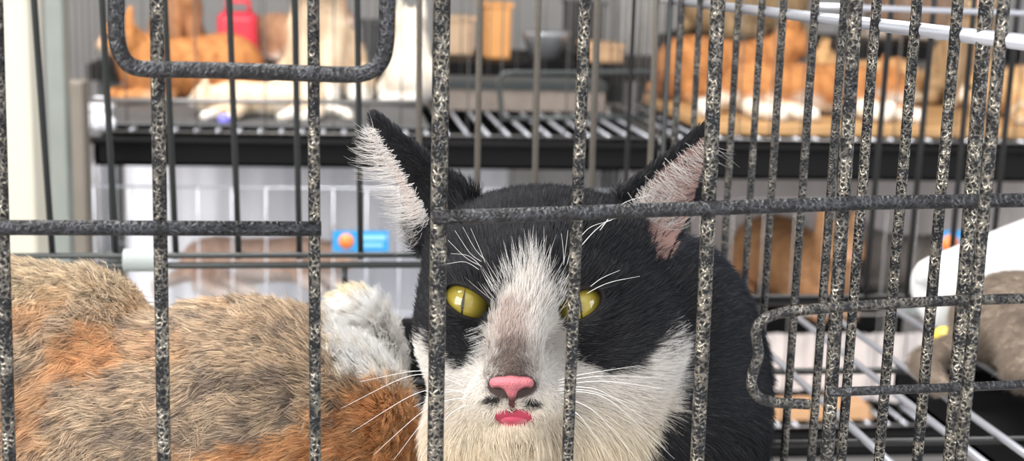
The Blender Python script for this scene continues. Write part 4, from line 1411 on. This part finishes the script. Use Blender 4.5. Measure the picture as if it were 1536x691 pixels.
def bench(px0, px1, py, label):
    a, b = at(px0, py, RY), at(px1, py, RY)
    t = empty('bench', ((a[0] + b[0]) / 2, (RY + RB) / 2, 0), label, 'bench')
    m_ = MB(); m_.box((a[0], RY, a[2] - 0.035), (b[0], RB, a[2])); m_.build('top', TRAY, t, smooth=False)
    for x in (a[0] + 0.04, b[0] - 0.04):
        for y in (RY + 0.04, RB - 0.04):
            m_ = MB(); m_.box((x - 0.02, y - 0.02, 0), (x + 0.02, y + 0.02, a[2] - 0.035)); m_.build('leg', WIRE_DARK, t, smooth=False)
    m_ = MB(); m_.box((a[0], RB - 0.03, 0.45), (b[0], RB - 0.01, a[2] - 0.035)); m_.build('back_panel', WALLGREY, t, smooth=False)
    return a[2]


zb = bench(640, 1010, 92, 'black bench far behind the zinc floor rods')
zc = bench(130, 620, 96, 'black bench far behind the ginger and cream cats')
zd = bench(1030, 1700, 60, 'black bench far behind the lying tan and ginger cats')


def box_at(name, px0, px1, py0, py1, Y, dep, mat, label, cat, z=None):
    a, b = at(px0, py1, Y), at(px1, py0, Y)
    z0 = a[2] if z is None else z
    t = empty(name, ((a[0] + b[0]) / 2, Y + dep / 2, z0), label, cat)
    m_ = MB(); m_.box((a[0], Y, z0 + 0.001), (b[0], Y + dep, b[2])); o = m_.build('box_body', mat, t, smooth=False)
    bv = o.modifiers.new('edge', 'BEVEL'); bv.width = 0.006; bv.segments = 2
    m_ = MB(); m_.box((a[0] - 0.004, Y - 0.004, b[2] - 0.002), (b[0] + 0.004, Y + dep + 0.004, b[2] + 0.008)); m_.build('lid', mat, t, smooth=False)
    return t


DARKBOX = simple('dark_plastic', (0.03, 0.03, 0.032), 0.5)
PINKBOX = simple('pink_plastic', (0.72, 0.12, 0.18), 0.5)
BEIGE = simple('beige_card', (0.55, 0.40, 0.27), 0.8, noise=0.2)
GREYMESH = simple('grey_panel', (0.36, 0.35, 0.34), 0.7, noise=0.25, scale=20)
box_at('box', 728, 768, 10, 92, RY + 0.10, 0.2, ORANGEBOX, 'orange box on the far bench, left of the steel dish', 'box', zb)
box_at('box', 660, 712, 30, 92, RY + 0.2, 0.15, BEIGE, 'beige box on the far bench, left of the orange box', 'box', zb)
box_at('box', 586, 618, 20, 92, RY + 0.1, 0.2, BEIGE, 'beige card box at the end of the left far bench', 'box', zc)
box_at('box', 545, 582, 40, 92, RY + 0.1, 0.2, DARKBOX, 'dark box at the right end of the left far bench', 'box', zc)
box_at('box', 862, 908, 8, 92, RY + 0.24, 0.2, DARKBOX, 'dark box on the far bench behind the tan loaf tin', 'box', zb)
box_at('tin', 885, 935, 72, 92, RY + 0.04, 0.15, simple('tan_tin', (0.72, 0.44, 0.24), 0.5), 'low tan tin at the front of the far bench', 'tin', zb)
box_at('panel', 925, 1005, -40, 92, RY + 0.3, 0.03, GREYMESH, 'grey panel standing at the right end of the far bench', 'panel', zb)
# steel dish with sloping sides
q0, q1 = at(790, 88, RY + 0.05), at(858, 88, RY + 0.05)
cx_ = (q0 + q1) / 2; w_ = (q1[0] - q0[0]) / 2
t = empty('dish', (cx_[0], RY + 0.12, zb), 'steel dish with flaring sides on the far bench', 'dish')
m_ = MB(); lathe(m_, [(0.001, 0.004), (w_ * 0.62, 0.002), (w_ * 1.05, 0.055), (w_ * 1.12, 0.06), (w_ * 1.1, 0.066), (w_ * 1.0, 0.058), (w_ * 0.6, 0.010), (0.001, 0.010)], (cx_[0], RY + 0.12, zb), 32)
m_.build('bowl_wall', STEEL, t)
# red container standing behind the ginger cat
q0, q1 = at(324, 92, 2.45), at(386, 18, 2.45)
# stands on its own bench so that its foot is out of sight behind the cats
t = empty('container', ((q0[0] + q1[0]) / 2, RY + 0.02, zc), 'red plastic container with a pale patch, behind the ginger cat', 'container')
k_ = (RY + 0.06) / 2.45
x0, x1 = at(325, 92, RY + 0.06)[0], at(386, 92, RY + 0.06)[0]
zt_ = at(350, 18, RY + 0.06)[2]
m_ = MB(); m_.box((x0, RY + 0.06, zc + 0.001), (x1, RY + 0.16, zt_)); o = m_.build('shell', REDPLASTIC, t, smooth=False)
bv = o.modifiers.new('edge', 'BEVEL'); bv.width = 0.018; bv.segments = 4
m_ = MB(); m_.tube([(x0 + 0.02, RY + 0.11, zt_ - 0.002), (x0 + 0.02, RY + 0.11, zt_ + 0.022), (x1 - 0.02, RY + 0.11, zt_ + 0.022), (x1 - 0.02, RY + 0.11, zt_ - 0.002)], 0.006, 10); m_.build('handle', REDPLASTIC, t)
pz = at(350, 78, RY + 0.06)[2]; pz1 = at(350, 62, RY + 0.06)[2]
m_ = MB(); m_.box((x0 + (x1 - x0) * 0.35, RY + 0.0575, pz), (x0 + (x1 - x0) * 0.8, RY + 0.0605, pz1)); m_.build('pale_patch', simple('pale_pink_print', (0.85, 0.6, 0.6), 0.6), t, smooth=False)
# cats resting on the far benches
def on_bench(px, Y, z): return ((ray(px, 80) * (Y / ray(px, 80)[1]))[0], Y, z + 0.002)
make_cat(on_bench(270, RY + 0.2, zc), -1.2, 'sit', 0.62, (0.55, 0.27, 0.13), (0.4, 0.18, 0.07), (0.8, 0.62, 0.5), 0.05, 'orange cat sitting on the far bench left of the red container', seed=61)
make_cat(on_bench(448, RY + 0.2, zc), -0.6, 'loaf', 0.6, (0.62, 0.36, 0.22), (0.45, 0.24, 0.13), (0.85, 0.68, 0.58), 0.04, 'pinkish orange cat lying on the far bench right of the red container', seed=62)
make_cat(on_bench(1120, RY + 0.2, zd), 0.3, 'loaf', 0.8, *BROWN, 0.0, 'brown cat on the right far bench, above the ginger and white cat', seed=63)
make_cat(on_bench(1390, RY + 0.2, zd), 2.6, 'loaf', 0.8, (0.34, 0.22, 0.15), (0.2, 0.12, 0.08), (0.6, 0.5, 0.42), 0.02, 'dark brown cat on the right far bench, above the sitting brown cat', seed=64)
# white towel bunched at the left end of the far upper cage
mb = MB()
for i, (px, py, r) in enumerate(((132, 186, 0.014), (146, 180, 0.016), (150, 160, 0.014), (136, 168, 0.015), (160, 186, 0.011))):
    c = at(px, py, FY + 0.03)
    lathe(mb, [(0.0005, -r)] + [(r * math.cos(a), r * math.sin(a)) for a in np.linspace(-1.3, 1.3, 9)] + [(0.0005, r)], c, 18, 1.2, 0.9)
tw = mb.build('towel', WHITECLOTH); tag(tw, 'bunched white towel at the left end of the far upper cage', 'towel')
rm_ = tw.modifiers.new('join', 'REMESH'); rm_.mode = 'VOXEL'; rm_.voxel_size = 0.0025
sm_ = tw.modifiers.new('soften', 'SMOOTH'); sm_.iterations = 8
# violet bead modelled in place of a tiny lamp reflection
t = glint = MB(); q = at(336, 190, FY + 0.04); lathe(t, [(0.0005, -0.008)] + [(0.008 * math.cos(a), 0.008 * math.sin(a)) for a in np.linspace(-1.4, 1.4, 11)] + [(0.0005, 0.008)], (q[0], q[1], zU + 0.0115), 20)
tag(t.build('glint_bead', VIOLET), 'small violet bead put in for a lamp reflection at the front of the far upper cage', 'glint_bead')

a, b = at(80, 122, 1.62), at(124, 122, 1.62)
m_ = MB(); m_.box((a[0], 1.62, 0), (b[0], 1.66, a[2]))
pn = m_.build('panel', simple('brown_grey_board', (0.16, 0.14, 0.115), 0.7, noise=0.3, scale=12), smooth=False); tag(pn, 'brown grey panel standing just behind the grey green post', 'panel')
bv = pn.modifiers.new('edge', 'BEVEL'); bv.width = 0.003; bv.segments = 2
